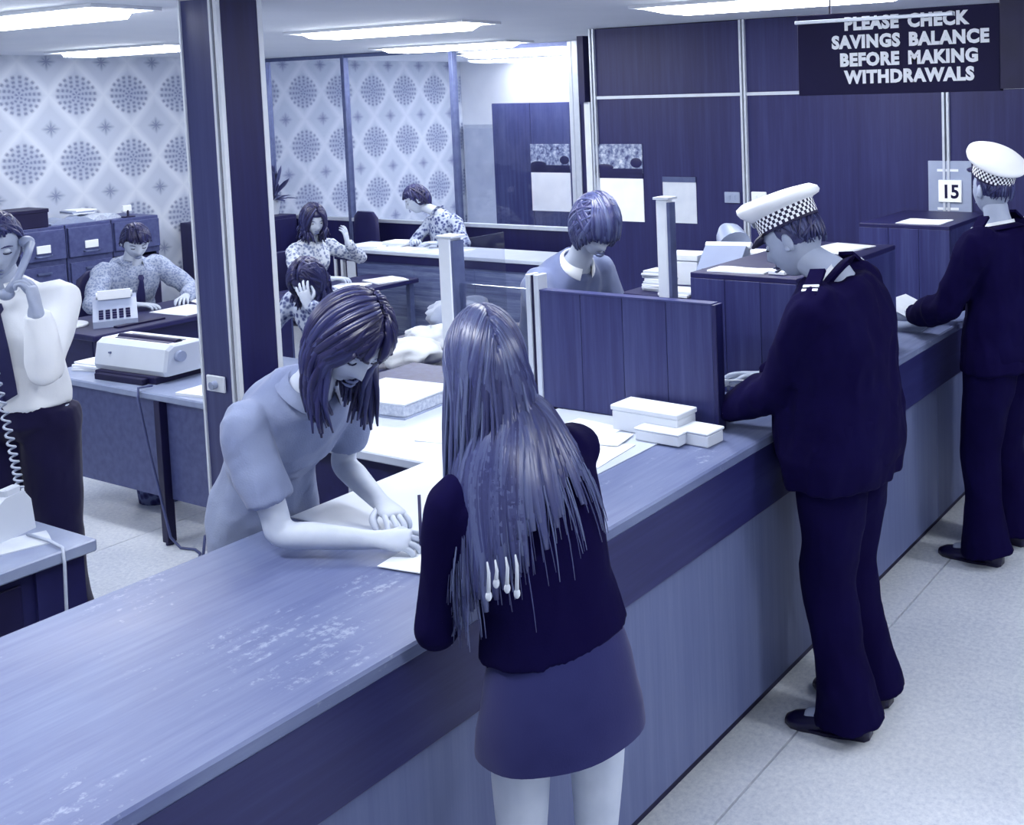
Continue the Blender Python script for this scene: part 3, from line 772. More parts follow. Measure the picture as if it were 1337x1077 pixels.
b.loft([[(x * k, y, z) for y, z in ((-.12, 0), (-.125, .03), (-.03, .105), (.02, .135), (.09, .135), (.115, .10), (.125, 0))] for x, k in ((-.11, 1), (-.10, 1), (.10, 1), (.11, 1))])
b.build('case', M['plastic'], ph)
MB(X).box(-.075, .075, .035, .075, .128, .140).build('cradle_slot', M['dark2'], ph)
for sx in (-.09, .09): MB(X).box(sx - .015, sx + .015, .03, .085, .130, .158, .004).build('cradle_horn', M['plastic'], ph)
di = MB(X @ Matrix.Translation((0, -.075, .072)) @ Matrix.Rotation(radians(38), 4, 'X')); di.cyl((0, 0, 0), .052, .010, 24); di.build('dial', M['plastic2'], ph, True, .6)
sheet(-3.72, 1.40, .74, .16, .24, 12, 'white paper on the desk in front of the telephone', th=.004, mat='paper2')
sheet(-3.70, 1.76, .74, .13, .15, -20, 'small paper at the corner of the telephone desk', th=.004, mat='paper2')
# coiled handset cord
pts = []
A, B, Cc = V((-4.362, 2.0, 1.415)), V((-4.12, 2.02, .80)), V((-3.80, 1.80, .765))
def qb(a, b, c, t): return a * (1 - t) ** 2 + b * 2 * t * (1 - t) + c * t * t
for i in range(361):
    t = i / 360; p = qb(A, B + V((.0, .0, -.30)), Cc, t)
    a = i * 2 * pi / 9
    pts.append(p + V((cos(a) * .011, sin(a) * .011, 0)))
tag(MB().tube(pts, .0042, 5).build('coiled_cord', M['pale_cord'], None, True), 'coiled telephone cord hanging from the standing man\'s hand', 'cord')
pc = MB(); pc.tube([(-3.74, 1.80, .748), (-3.62, 1.80, .75), (-3.525, 1.79, .748), (-3.51, 1.785, .70), (-3.515, 1.78, .45), (-3.51, 1.77, .05)], .005, 6)
tag(pc.build('telephone_cable', M['pale_cord'], None, True), 'thin pale cable running over the edge of the telephone desk', 'cord')

# ------------------------------------------------------------------ filing cabinets by the wallpaper
fy = [3.66, 4.02, 4.37, 4.725, 5.08, 5.47]
for i, (a, b) in enumerate(zip(fy, fy[1:])):
    lb = ['grey filing cabinet at the left edge by the wallpaper', 'filing cabinet under the black box by the wallpaper', 'filing cabinet under the near end of the open papers', 'filing cabinet behind the writing man, under the open papers', 'rightmost filing cabinet in the row, its open space below filled dark'][i]
    t = thing('filing_cabinet', lb, 'filing cabinet', (-9.15, (a + b) / 2, 0), 'filing cabinets along the wallpaper')
    MB().box(-9.45, -8.93, a + .004, b - .004, .0 if i < 4 else .9, 1.20, .004).build('body', M['desk_front'] if i < 4 else M['desk_front'], t)
    d = MB().box(-8.935, -8.905, a + .012, b - .012, .945, 1.175, .004).build('drawer', M['desk_front'], t)
    c = (a + b) / 2
    lh = MB(); lh.box(-8.905, -8.895, c - .05, c + .05, 1.005, 1.065, .002); lh.build('label_holder', M['paper'], d)
    MB().tube([(-8.905, c - .06, .985), (-8.885, c - .05, .98), (-8.885, c + .05, .98), (-8.905, c + .06, .985)], .006, 6).build('handle', M['alu_dark'], d, True)
    if i < 4:
        for z0, z1 in ((.06, .46), (.48, .90)):
            d = MB().box(-8.935, -8.915, a + .02, b - .02, z0, z1, .003).build('drawer', M['desk_front'], t)
            MB().box(-8.915, -8.90, c - .05, c + .05, z1 - .06, z1 - .045).build('handle', M['alu_dark'], d)
    else:
        MB().box(-9.44, -8.94, a + .01, a + .03, 0, .9).build('side_panel', M['dark'], t)
        MB().box(-9.44, -8.94, b - .03, b - .01, 0, .9).build('side_panel', M['desk_front'], t)
        MB().box(-9.44, -9.40, a + .03, b - .03, 0, .9).build('back_panel', M['dark'], t)
        MB().box(-8.93, -8.915, a + .03, b - .03, .05, .88).build('recess_shade', M['dark'], t)  # near-black sheet over the open recess, stands in for its shade
bb = thing('file_box', 'black file box standing on the filing cabinets', 'box', (-9.05, 4.47, 1.20))
MB().box(-9.2, -8.93, 4.34, 4.615, 1.20, 1.335, .006).build('case', M['dark'], bb)
MB().box(-9.21, -8.925, 4.335, 4.62, 1.315, 1.345, .004).build('lid', M['dark'], bb)
def openbook(cx, cy, z, w, d, deg, label, mat='paper_edge'):
    t = thing('open_folder', label, 'folder', (cx, cy, z), 'open folders on the cabinets')
    X = rz((cx, cy, z), deg)
    for s in (-1, 1):
        n = 8; ring = []
        prof = [(s * w * i / n, .012 + .045 * sin(pi * min(1, i / n * 1.1)) * (1 - .5 * i / n)) for i in range(n + 1)]
        m = MB(X); m.loft([[(x, y, zz) for x, zz in prof] + [(x, y, .002) for x, zz in reversed(prof)] for y in (-d / 2, d / 2)])
        m.build('page_block', M[mat], t)
    MB(X).box(-w - .01, w + .01, -d / 2 - .01, d / 2 + .01, 0, .003).build('cover', M['alu_dark'], t)
    return t
openbook(-9.08, 4.83, 1.20, .16, .22, 84, 'open folder of papers nearest the black file box', 'grey_card')
openbook(-9.10, 5.07, 1.20, .14, .22, 100, 'open folder next to the small white card stand', 'paper_edge')
stack(-9.20, 4.98, 1.258, .16, .22, 3, 'loose papers lying across the open folders', 86, 'grey_card')
cs = thing('card_stand', 'small white card stand at the end of the filing cabinets', 'card stand', (-8.98, 5.25, 1.20))
MB().box(-9.02, -8.95, 5.21, 5.29, 1.20, 1.212).build('base', M['dark'], cs)
MB().box(-8.99, -8.975, 5.245, 5.255, 1.212, 1.26).build('stem', M['dark'], cs)
MB().box(-9.0, -8.985, 5.215, 5.285, 1.25, 1.30, .002).build('card', M['paper'], cs)
bn = thing('desk_fan', 'small dark machine at the left edge on the filing cabinets', 'machine', (-9.05, 4.15, 1.20))
MB().box(-9.18, -8.94, 4.05, 4.25, 1.20, 1.25, .006).build('base', M['dark2'], bn)
MB().box(-9.15, -8.98, 4.07, 4.23, 1.25, 1.31, .02).build('cover', M['dark'], bn)

# low cabinet with a pot plant behind the column
lc = thing('low_cabinet', 'dark low cabinet under the pot plant by the wallpaper', 'cabinet', (-9.25, 6.4, 0))
MB().box(-9.48, -9.02, 6.0, 6.86, .0, 1.05, .004).build('body', M['part_dark'], lc)
for y0, y1 in ((6.02, 6.42), (6.44, 6.84)):
    d = MB().box(-9.02, -9.005, y0, y1, .05, 1.02, .003).build('door', M['part_dark'], lc)
    MB().box(-9.005, -8.99, y1 - .06 if y0 < 6.2 else y0 + .05, y1 - .05 if y0 < 6.2 else y0 + .06, .5, .62).build('handle', M['alu_dark'], d)
pl = thing('pot_plant', 'small dark leaved pot plant against the wallpaper beside the column', 'plant', (-9.25, 6.78, 1.05))
MB().loft([[(-9.25 + cos(2 * pi * j / 16) * r, 6.78 + sin(2 * pi * j / 16) * r, z) for j in range(16)] for r, z in ((.05, 1.05), (.075, 1.19), (.08, 1.19), (.07, 1.18))]).build('pot', M['plastic'], pl, True, .6)
lf = MB()
for k in range(34):
    a = random.uniform(0, 2 * pi); ln = random.uniform(.16, .42); up = random.uniform(.3, 1)
    p0 = V((-9.25, 6.78, 1.17)); d = V((cos(a) * (1.1 - up), sin(a) * (1.1 - up), up)).normalized()
    p = [p0 + d * ln * t + V((0, 0, -.10 * t * t * (1.2 - up))) for t in (0, .3, .6, .85, 1)]
    lf.tube(p, [.004, .006, .034, .026, .003], 6, .18)
tag(lf.build('leaves', M['leaf'], pl, True), kind='stuff')

# ------------------------------------------------------------------ rear work counter before the glazed screen
rc = thing('rear_counter', 'glossy fronted rear work counter before the glazed screen', 'counter', (-6.4, 6.3, 0))
MB().box(-7.62, -4.9, 6.10, 6.52, .865, .895, .004).build('worktop', M['light_lam'], rc)
MB().box(-7.60, -4.92, 6.115, 6.14, .80, .865).build('edge_band', M['dark2'], rc)
xs = [-7.35, -6.70, -6.05, -5.40, -4.92]
for a, b in zip(xs, xs[1:]): MB().box(a, b - .003, 6.13, 6.15, .05, .80, .002).build('front_panel', M['gloss'], rc)
for x in (-7.60, -7.52): MB().box(x - .014, x + .014, 6.12, 6.15, 0, .865).build('leg', M['alu_pale'], rc)
MB().box(-7.575, -7.545, 6.125, 6.145, 0, .865).build('leg', M['dark'], rc)
MB().box(-7.46, -7.36, 6.122, 6.128, .40, .79).build('end_panel', M['paper2'], rc)
sheet(-7.30, 6.25, .895, .30, .22, 8, 'white paper heap at the left end of the rear counter', th=.02)
sheet(-6.95, 6.24, .895, .40, .22, -3, 'long white sheet lying on the rear counter', th=.006)
sheet(-6.42, 6.25, .895, .30, .24, 6, 'white sheet under the far worker\'s hands', th=.008)
stack(-7.10, 6.36, .901, .22, .16, 3, 'low pile of paper on the rear counter', 6)
office_chair(-7.95, 6.52, 170, 'dark round-backed chair behind the rear counter, before the glazed screen', 1.12)

# desk of the two seated women beside the column
d4 = thing('desk', 'paper-strewn desk between the two seated women', 'desk', (-6.7, 5.2, 0))
MB().box(-7.0, -6.45, 5.12, 5.95, .70, .735, .005).build('desk_top', M['desk_dark'], d4)
for x, y in ((-6.95, 5.17), (-6.5, 5.17), (-6.95, 5.9), (-6.5, 5.9)): MB().box(x - .02, x + .02, y - .02, y + .02, 0, .70).build('leg', M['alu_dark'], d4)
sheet(-6.62, 5.40, .735, .24, .34, 20, 'white papers before the woman telephoning', th=.012)
sheet(-6.60, 5.76, .735, .26, .24, -15, 'white form at the far end of the women\'s desk', th=.01)
# ------------------------------------------------------------------ people
def mesh_obj(mb):
    me = bpy.data.meshes.new('tmp'); me.from_pydata(mb.v, [], mb.f)
    bm = bmesh.new(); bm.from_mesh(me); bmesh.ops.recalc_face_normals(bm, faces=bm.faces); bm.to_mesh(me); bm.free()
    o = bpy.data.objects.new('tmp', me); COL.objects.link(o); return o
def blend_surface(mb, voxel, smooth=4):
    """all closed shells of mb merged into one continuous skin"""
    o = mesh_obj(mb)
    m = o.modifiers.new('r', 'REMESH'); m.mode = 'VOXEL'; m.voxel_size = voxel; m.adaptivity = 0
    s = o.modifiers.new('s', 'SMOOTH'); s.factor = .5; s.iterations = smooth
    dg = bpy.context.evaluated_depsgraph_get(); me = bpy.data.meshes.new_from_object(o.evaluated_get(dg))
    r = MB(); n = len(me.vertices)
    co = [0.0] * (3 * n); me.vertices.foreach_get('co', co)
    r.v = [V(co[3 * i:3 * i + 3]) for i in range(n)]; r.f = [tuple(p.vertices) for p in me.polygons]
    r.mi = [0] * len(r.f); r.sh = [.5] * n
    old = o.data; bpy.data.objects.remove(o); bpy.data.meshes.remove(old); bpy.data.meshes.remove(me)
    return r
def wrinkle(mb, amp, scale, seed=0, stretch=(1, 1, .45), zone=None):
    me = bpy.data.meshes.new('t'); me.from_pydata(mb.v, [], mb.f)
    ns = [v.normal.copy() for v in me.vertices]
    for i, p in enumerate(mb.v):
        q = V((p.x * stretch[0], p.y * stretch[1], p.z * stretch[2])) * scale + V((seed, seed * 2, 0))
        k = noise.noise(q) + .5 * noise.noise(q * 2.1)
        a = amp * 1.5 * (zone(p) if zone else 1)
        k += .45 * (1 - abs(noise.noise(q * 1.3 + V((9, 4, 2)))) * 3)
        mb.v[i] = p + ns[i] * k * a
    bpy.data.meshes.remove(me)
    return mb
def ik(a, c, l1, l2, pole):
    d = c - a; L = d.length
    if L > (l1 + l2) * .995: c = a + d * ((l1 + l2) * .995 / L); d = c - a; L = d.length
    n = d.normalized(); x = (l1 * l1 - l2 * l2 + L * L) / (2 * L); h = sqrt(max(0, l1 * l1 - x * x))
    p = pole - n * pole.dot(n); p.normalize()
    return a + n * x + p * h, c
def catmull(pts, rs, k=4):
    P = [pts[0] * 2 - pts[1]] + list(pts) + [pts[-1] * 2 - pts[-2]]; out = []; orr = []
    for i in range(1, len(P) - 2):
        for j in range(k):
            t = j / k; a, b, c, d = P[i - 1:i + 3]
            out.append((b * 2 + (c - a) * t + (a * 2 - b * 5 + c * 4 - d) * t * t + (b * 3 - a - c * 3 + d) * t ** 3) * .5)
            orr.append(rs[i - 1] + (rs[i] - rs[i - 1]) * t)
    out.append(pts[-1]); orr.append(rs[-1])
    return out, orr
def limb(mb, pts, rs, n=14, k=4): p, r = catmull([V(q) for q in pts], rs, k); mb.tube(p, r, n)

HA, HB, HC = .077, .097, .118
def head_mesh(mb, Hm, s=1.0, male=False, nose=1.0, ears=True):
    n, m = 44, 36; vs = []
    for i in range(m + 1):
        th = -pi / 2 + pi * i / m
        for j in range(n):
            a = 2 * pi * j / n
            x, y, z = HA * cos(th) * sin(a), HB * cos(th) * cos(a), HC * sin(th)
            if z < 0:
                t = -z / HC; x *= 1 - (.22 if male else .30) * t ** 1.3; y = y * (1 - .10 * t) + .018 * t if y > 0 else y * (1 - .42 * t)
            if y < 0: y *= 1.06
            if y > .02:
                f = min(1, (y - .02) / .05)
                g = lambda cx, cz, sx, sz: exp(-((abs(x) - cx) / sx) ** 2 - ((z - cz) / sz) ** 2)
                nz = 0
                if -.052 < z < .03: nz = ((.03 - z) / .06) if z > -.03 else max(0, (z + .052) / .022)
                y += f * (.027 * nose * nz * exp(-(x / (.010 + .006 * max(0, -z / .04))) ** 2) - .012 * g(.033, .006, .017, .013) + .006 * g(.03, .028, .026, .010)
                          + .008 * g(0, -.060, .020, .008) - .005 * g(0, -.0665, .022, .003) + .007 * g(0, -.073, .017, .006) - .004 * g(0, -.084, .02, .006) + .009 * g(0, -.102, .022, .014) + .004 * g(.045, -.02, .02, .02))
            vs.append(Hm @ V((x * s, y * s, z * s)))
    fs = []
    for i in range(m):
        for j in range(n):
            k = (j + 1) % n; fs.append((i * n + j, i * n + k, (i + 1) * n + k, (i + 1) * n + j))
    mb.add(vs, fs)
    R = Hm.to_3x3().normalized()
    for sx in (-1, 1) if ears else ():   # ears (left out where long hair lies over them)
        c = Hm @ V((sx * .078 * s, -.012 * s, -.008 * s))
        mb.ell(c, .011 * s, .019 * s, .031 * s, 12, 8, R @ Matrix.Rotation(sx * .35, 3, 'Z') @ Matrix.Rotation(-.2, 3, 'X'))
        mb.ell(Hm @ V((sx * .083 * s, -.006 * s, -.024 * s)), .007 * s, .010 * s, .012 * s, 8, 6, R)
def face_parts(t, Hm, s, down=True, male=False):
    R = Hm.to_3x3().normalized()
    for sx in (-1, 1):
        e = MB(); i = MB(); b = MB()
        c = V((sx * .032, .080, .006)) * s
        e.ell(Hm @ c, .0125 * s, .010 * s, .0095 * s, 12, 8, R)
        if down:
            i.tube([Hm @ (V((sx * (.032 + d * .0145), .0905 - abs(d) ** 2 * .006, .001 - (1 - d * d) * .004)) * s) for d in (-1, -.5, 0, .5, 1)], .0022 * s, 6)
        else:
            i.ell(Hm @ (V((sx * .032, .088, .005)) * s), .0055 * s, .0035 * s, .006 * s, 10, 6, R)
        b.tube([Hm @ (V((sx * (.034 + d * .018), .0945 - (.034 + d * .018) ** 2 * 6.5, .026 - .004 * d * d)) * s) for d in (-1, -.4, .3, 1)], [.002 * s, .0035 * s, .003 * s, .0015 * s], 6)
        e.build('eyelid' if down else 'eye', M['skin' if down else 'eye'], t, True)
        i.build('eyelash' if down else 'iris', M['iris'], t, True)
        b.build('eyebrow', M['brow'], t, True)
    l = MB()
    for dz, ry in ((-.0605, .005), (-.0715, .0055)):
        l.tube([Hm @ (V((d * .021, (.108 if male else .107) - d * d * .012, dz - (.0015 if dz < -.065 else -.002) * (1 - d * d))) * s) for d in (-1, -.6, 0, .6, 1)], [.0015 * s, ry * .8 * s, ry * s, ry * .8 * s, .0015 * s], 8, .8)
    l.build('lips', M['lips'], t, True)

def hand(mb_palm, mb_f, wrist, d, up, side, s=1.0, curl=(.35, .45, .5, .55), thumb=.5, spread=.10, pinch=0):
    """d: towards the fingers, up: back of the hand, side: +1 thumb lies towards d x up"""
    d = d.normalized(); up = (up - d * up.dot(d)).normalized(); r = d.cross(up) * side
    pl = .088 * s; rings = []
    for t, w, h in ((-.35, .027, .020), (0, .029, .020), (.3, .036, .0175), (.7, .042, .0155), (1.0, .041, .0125), (1.06, .036, .009)):
        c = wrist + d * (pl * t) + up * (.004 * s)
        rings.append([c + r * (cos(2 * pi * j / 16) * w * s) + up * (sin(2 * pi * j / 16) * h * s) for j in range(16)])
    mb_palm.loft(rings)
    lens = (.070, .078, .073, .057); 
    for k in range(4):
        off = (.031 - k * .0205) * s
        base = wrist + d * (pl * (1.0 - .05 * abs(k - 1))) + r * off * .93 + up * .003 * s
        dd = (d + r * (spread * (1.3 - k))).normalized(); L = lens[k] * s; c = curl[k]
        pts = [base - dd * .02 * s, base]; a = c * .55; p = base
        for f, g in ((.45, 1.0), (.32, 1.15), (.23, .8)):
            q = dd * cos(a) - up * sin(a)
            p = p + q * L * f; pts.append(p); a += c * g
        mb_f.tube(*catmull(pts, [.0085 * s, .0086 * s, .0080 * s, .0074 * s, .0058 * s], 3), 10)
        mb_f.ell(pts[-1], .0058 * s, .0058 * s, .0058 * s, 8, 6)
    b = wrist + d * (.022 * s) + r * (.022 * s) - up * .004 * s
    t1 = (d * .75 + r * .72 - up * .25).normalized(); t2 = (d * (.9) + r * (.45 - thumb * .9) - up * (.3 + .3 * thumb)).normalized()
    p1 = b + t1 * .040 * s; p2 = p1 + t2 * .032 * s; p3 = p2 + (t2 * .8 + d * .3 - r * .25 * thumb).normalized() * .026 * s
    mb_f.tube(*catmull([b, p1, p2, p3], [.0135 * s, .0115 * s, .0098 * s, .0066 * s], 4), 10); mb_f.ell(p3, .0066 * s, .0066 * s, .0066 * s, 8, 6)

class P: pass
def person(label, loc, face, H, pelvis, neck, head, head_f, hands, feet, male=False, girth=1.0, belly=0.0, sh_dir=None, bend=.5, shw=None, voxel=.008, skin='skin', down=True, poles=None, head_s=None, head_up=None, hand_o=None, group=None, legs=True, ears=True):
    S = P(); S.k = k = H / 1.75; S.male = male; S.girth = girth; S.belly = belly
    S.t = thing('person', label, 'person', loc, group)
    Z = V((0, 0, 1)); f = V((face[0], face[1], 0)).normalized(); S.f = f; S.r = r = V((f.y, -f.x, 0))
    S.pelvis = pv = V(pelvis); S.neck = nk = V(neck)
    sr = r if sh_dir is None else V(sh_dir).normalized(); S.sr = sr
    ctrl = pv + (Z * .75 + (nk - pv).normalized() * .25) * (nk - pv).length * bend - f * .02
    S.spine = lambda t: pv * (1 - t) ** 2 + ctrl * 2 * t * (1 - t) + nk * t * t
    S.tan = lambda t: ((ctrl - pv) * 2 * (1 - t) + (nk - ctrl) * 2 * t).normalized()
    def frame(t):
        u = S.tan(max(0, min(1, t))); rr = r.lerp(sr, max(0, min(1, t))); rr = (rr - u * rr.dot(u)).normalized()
        return u, rr, u.cross(rr)
    S.frame = frame
    shw = shw or (.182 if male else .160); S.shw = shw * k
    u, rr, ff = frame(.9)
    S.sh = [S.spine(.875) + rr * (sx * shw * k) - ff * .0 for sx in (-1, 1)]
    S.hip = [pv + r * (sx * (.09 if male else .09 * min(1, girth) ** 2) * k) - Z * .02 for sx in (-1, 1)]
    S.head = V(head); hf = V(head_f).normalized(); hu = V(head_up) if head_up else Z
    hs = head_s or (1.0 if male else .95); S.hs = hs
    hr = hf.cross(hu).normalized(); hu = hr.cross(hf)
    S.Hm = Matrix(((hr.x, hf.x, hu.x, S.head.x), (hr.y, hf.y, hu.y, S.head.y), (hr.z, hf.z, hu.z, S.head.z), (0, 0, 0, 1)))
    S.hf, S.hr, S.hu = hf, hr, hu
    poles = poles or [None, None]
    S.el = [0, 0]; S.wr = [0, 0]
    for i in (0, 1):
        pole = V(poles[i]) if poles[i] else (-Z * .8 - f * .5 + r * (.45 * (2 * i - 1)))
        S.el[i], S.wr[i] = ik(S.sh[i], V(hands[i]), .295 * k, .255 * k, pole)
    S.kn = [0, 0]; S.an = [0, 0]; S.toe = [0, 0]
    for i in (0, 1):
        an = V(feet[i][0]); S.an[i] = an; S.toe[i] = V((feet[i][1][0], feet[i][1][1], 0)).normalized()
        ll = .43 * k if pv.z < .75 else (an - S.hip[i]).length * .5025
        S.kn[i], S.an[i] = ik(S.hip[i], an, ll, ll, f + S.toe[i] * .3)
    # continuous body
    b = MB(); fg = MB()
    torso(S, b, [(-.10, .10, .09, 0), (-.02, .155, .105, 0), (.15, .150, .105, 0), (.35, .125, .095, 0), (.6, .140, .105, .01), (.8, .145, .095, .005), (.93, .10, .075, 0), (1.0, .06, .06, 0)], .95)
    nb = S.Hm @ V((0, -.018, -.075)) 
    limb(b, [S.spine(.90), S.spine(.99), nb.lerp(S.spine(.99), .45), nb, S.Hm @ V((0, -.01, -.02))], [.074 * k, .064 * k, .056 * k, .055 * k, .045 * k] if male else [.07 * k, .055 * k, .047 * k, .047 * k, .04 * k])
    am = 1.0 if male else .86
    for i in (0, 1):
        s, e, w = S.sh[i], S.el[i], S.wr[i]
        limb(b, [s.lerp(S.spine(.85), .25), s, s.lerp(e, .35), s.lerp(e, .8), e, e.lerp(w, .3), e.lerp(w, .75), w, w + (w - e).normalized() * .01], [q * k * am for q in (.05, .052, .048, .041, .039, .041, .032, .026, .026)])
        ho = (hand_o or [None, None])[i] or {}
        hd = V(ho.get('d', (w - e))); hu_ = V(ho.get('up', (0, 0, 1)))
        hand(b, fg, w, hd, hu_, (-1 if i == 1 else 1) * ho.get('flip', 1), k * (1.0 if male else .92), ho.get('curl', (.35, .4, .45, .5)), ho.get('thumb', .5), ho.get('spread', .10))
        if legs:
            h, kn, an = S.hip[i], S.kn[i], S.an[i]
            limb(b, [h + Z * .05, h, h.lerp(kn, .5), kn + Z * .03, kn, kn.lerp(an, .3), kn.lerp(an, .75), an], [q * k * (1 if male else .86) for q in (.08, .085, .072, .056, .052, .055, .038, .034)])
            limb(b, [an + S.toe[i] * -.03, an - Z * .035 + S.toe[i] * .05, an - Z * .05 + S.toe[i] * .15], [.035 * k, .034 * k, .025 * k])
    b = blend_surface(b, voxel)
    b.add(fg.v, fg.f)
    head_mesh(b, S.Hm, hs, male, 1.0, ears)
    S.body = b.build('body', M[skin], S.t, True)
    face_parts(S.t, S.Hm, hs, down, male)
    return S
def torso(S, mb, prof, mul=1.0, n=24, rip=0):
    rings = []
    for t, rx, ry, fo in prof:
        u, r, f = S.frame(t)
        c = S.spine(max(0, min(1, t)))
        if t < 0: c = S.pelvis + V((0, 0, t * (S.neck - S.pelvis).length)); u, r, f = V((0, 0, 1)), S.r, S.f
        g = S.girth if .0 <= t < .8 else 1 + (S.girth - 1) * .6
        bl = S.belly * exp(-((t - .18) / .25) ** 2)
        ring = []
        for j in range(n):
            a = 2 * pi * j / n; ca, sa = cos(a), sin(a)
            e = .88; x = abs(ca) ** e * (1 if ca >= 0 else -1); y = abs(sa) ** e * (1 if sa >= 0 else -1)
            k = S.k * mul * (1 + rip * sin(a * 9 + t * 4))
            ring.append(c + r * (x * rx * g * k) + f * (y * (ry * g + (bl if sa > 0 else bl * .25)) * k + fo * S.k))
        rings.append(ring)
    mb.loft(rings)
def top_garment(S, name, mat, hem=-.12, sleeve='long', flare=1.0, thick=1.0, voxel=.008, wr=.006, seed=1, cuff=.034, wscale=9, neck=.99, skirt_ry=None, arm=1.0):
    m = MB(); T = thick; male = S.male
    w = (.185, .190, .172, .188, .196, .158) if male else (.170, .165, .138, .160, .165, .125)
    d = (.125, .125, .120, .135, .118, .104) if male else (.125, .120, .105, .128, .108, .09)
    prof = [(hem, w[0] * flare * T, d[0] * flare * T, 0), (max(hem + .08, 0.0), w[1] * T * (1 + (flare - 1) * .6), d[1] * T * (1 + (flare - 1) * .6), 0), (.22, w[1] * T * .97, d[1] * T, 0), (.42, w[2] * T, d[2] * T, 0), (.66, w[3] * T, d[3] * T, .012), (.84, w[4] * T, d[4] * T, .004), (.93, w[5] * T, d[5] * T, 0), (neck + .01, .080 * T, .080 * T, 0)]
    if hem > .1: prof = [(hem, w[2] * flare * T * 1.12, d[2] * flare * T * 1.12, 0)] + [q for q in prof[2:] if q[0] > hem + .05]
    torso(S, m, prof)
    k = S.k * (1.0 if male else .86) * T * arm
    for i in (0, 1):
        s, e, w_ = S.sh[i], S.el[i], S.wr[i]
        if sleeve == 'short':
            limb(m, [s.lerp(S.spine(.82), .35), s, s.lerp(e, .35), s.lerp(e, .72)], [q * k for q in (.06, .066, .064, .064)], 16)
        else:
            limb(m, [s.lerp(S.spine(.82), .35), s, s.lerp(e, .4), s.lerp(e, .85), e, e.lerp(w_, .3), e.lerp(w_, .7), e.lerp(w_, .96)], [q * k for q in (.066, .070, .064, .056, .056, .056, .048, .042)], 16)
    b = blend_surface(m, voxel)
    wrinkle(b, wr, wscale, seed)
    return b.build(name, mat, S.t, True)
def collar(S, mat, rad=.068, h=.045, flare=1.35, name='collar', op=.5, tilt=0):
    u, r, f = S.frame(1.0); k = S.k; c = S.spine(.955) + u * ((-.002 if S.male else .012) * k); rings_o = []; rad = rad * (1.08 if S.male else 1.0)
    n = 28; m = MB(); o = []; hb = S.Hm @ V((0, -.02, -.10)); ax = (hb - c).normalized()
    r2 = (r - ax * r.dot(ax)).normalized(); f2 = ax.cross(r2)
    def ring(rr, z, drop=0): return [c + ax * (z * k) + r2 * (cos(a) * rr * k) + f2 * (sin(a) * rr * k * 1.02) - ax * (drop * k * max(0, sin(a)) ** 2) for a in [pi / 2 + op + (2 * pi - 2 * op) * j / (n - 1) for j in range(n)]]
    prof = [(rad, .0, 0), (rad * .97, h, .0), (rad * 1.03, h + .004, 0), (rad * flare, h * .35, .02), (rad * flare, h * .30, .02), (rad * 1.02, h - .006, 0), (rad * 1.02, 0, 0)]
    m.loft([ring(*p) for p in prof], cap=False, closed=False)
    return m.build(name, mat, S.t, True)
def trousers(S, mat, voxel=.009, flare=1.0, seed=3, top=.25, name='trousers', gm=1.0):
    m = MB(); torso(S, m, [(-.16, .12, .10, 0), (-.06, .178 * gm, .135 * gm, 0), (.05, .178 * gm, .13 * gm, 0), (top, .162 * gm, .118 * gm, 0)])
    k = S.k; Z = V((0, 0, 1))
    for i in (0, 1):
        h, kn, an = S.hip[i], S.kn[i], S.an[i]
        a2 = an - Z * .035
        limb(m, [h + Z * .04, h - Z * .03, h.lerp(kn, .5), kn, kn.lerp(a2, .5), a2 + Z * .05, a2 - S.toe[i] * .005], [q * k * gm for q in (.098, .106, .096, .078, .074, .080 * flare, .088 * flare)], 18)
    b = blend_surface(m, voxel, 3); wrinkle(b, .006, 7, seed, (1, 1, .6))
    return b.build(name, mat, S.t, True)
def shoes(S, mat='shoe', heel=.0):
    Z = V((0, 0, 1)); k = S.k
    for i in (0, 1):
        an, d = S.an[i], S.toe[i]; r = V((d.y, -d.x, 0)); g = V((an.x, an.y, 0)); m = MB()
        rings = []
        for y, w, h0, h in ((-.075, .022, .004, .055), (-.06, .033, .0, .075), (-.01, .036, .0, .085), (.05, .036, .0, .078), (.10, .042, 0, .058), (.15, .044, 0, .046), (.19, .037, 0, .038), (.215, .020, .006, .026)):
            rings.append([g + d * (y * k) + r * (cos(a) * w * k) + Z * (k * (h0 + (h - h0) * (.5 + .5 * sin(a)) if sin(a) > -.3 else k * h0)) for a in [2 * pi * j / 18 for j in range(18)]])
        m.loft(rings); m.build('shoe', M[mat], S.t, True)
        so = MB(); so.loft([[g + d * (y * k) + r * (cos(a) * w * k) + Z * z for a in [2 * pi * j / 14 for j in range(14)] for y in [.07 + sin(a) * .135]] for w, z in ((.043, .0), (.046, .012))]); so.build('shoe_sole', M['dark'], S.t)
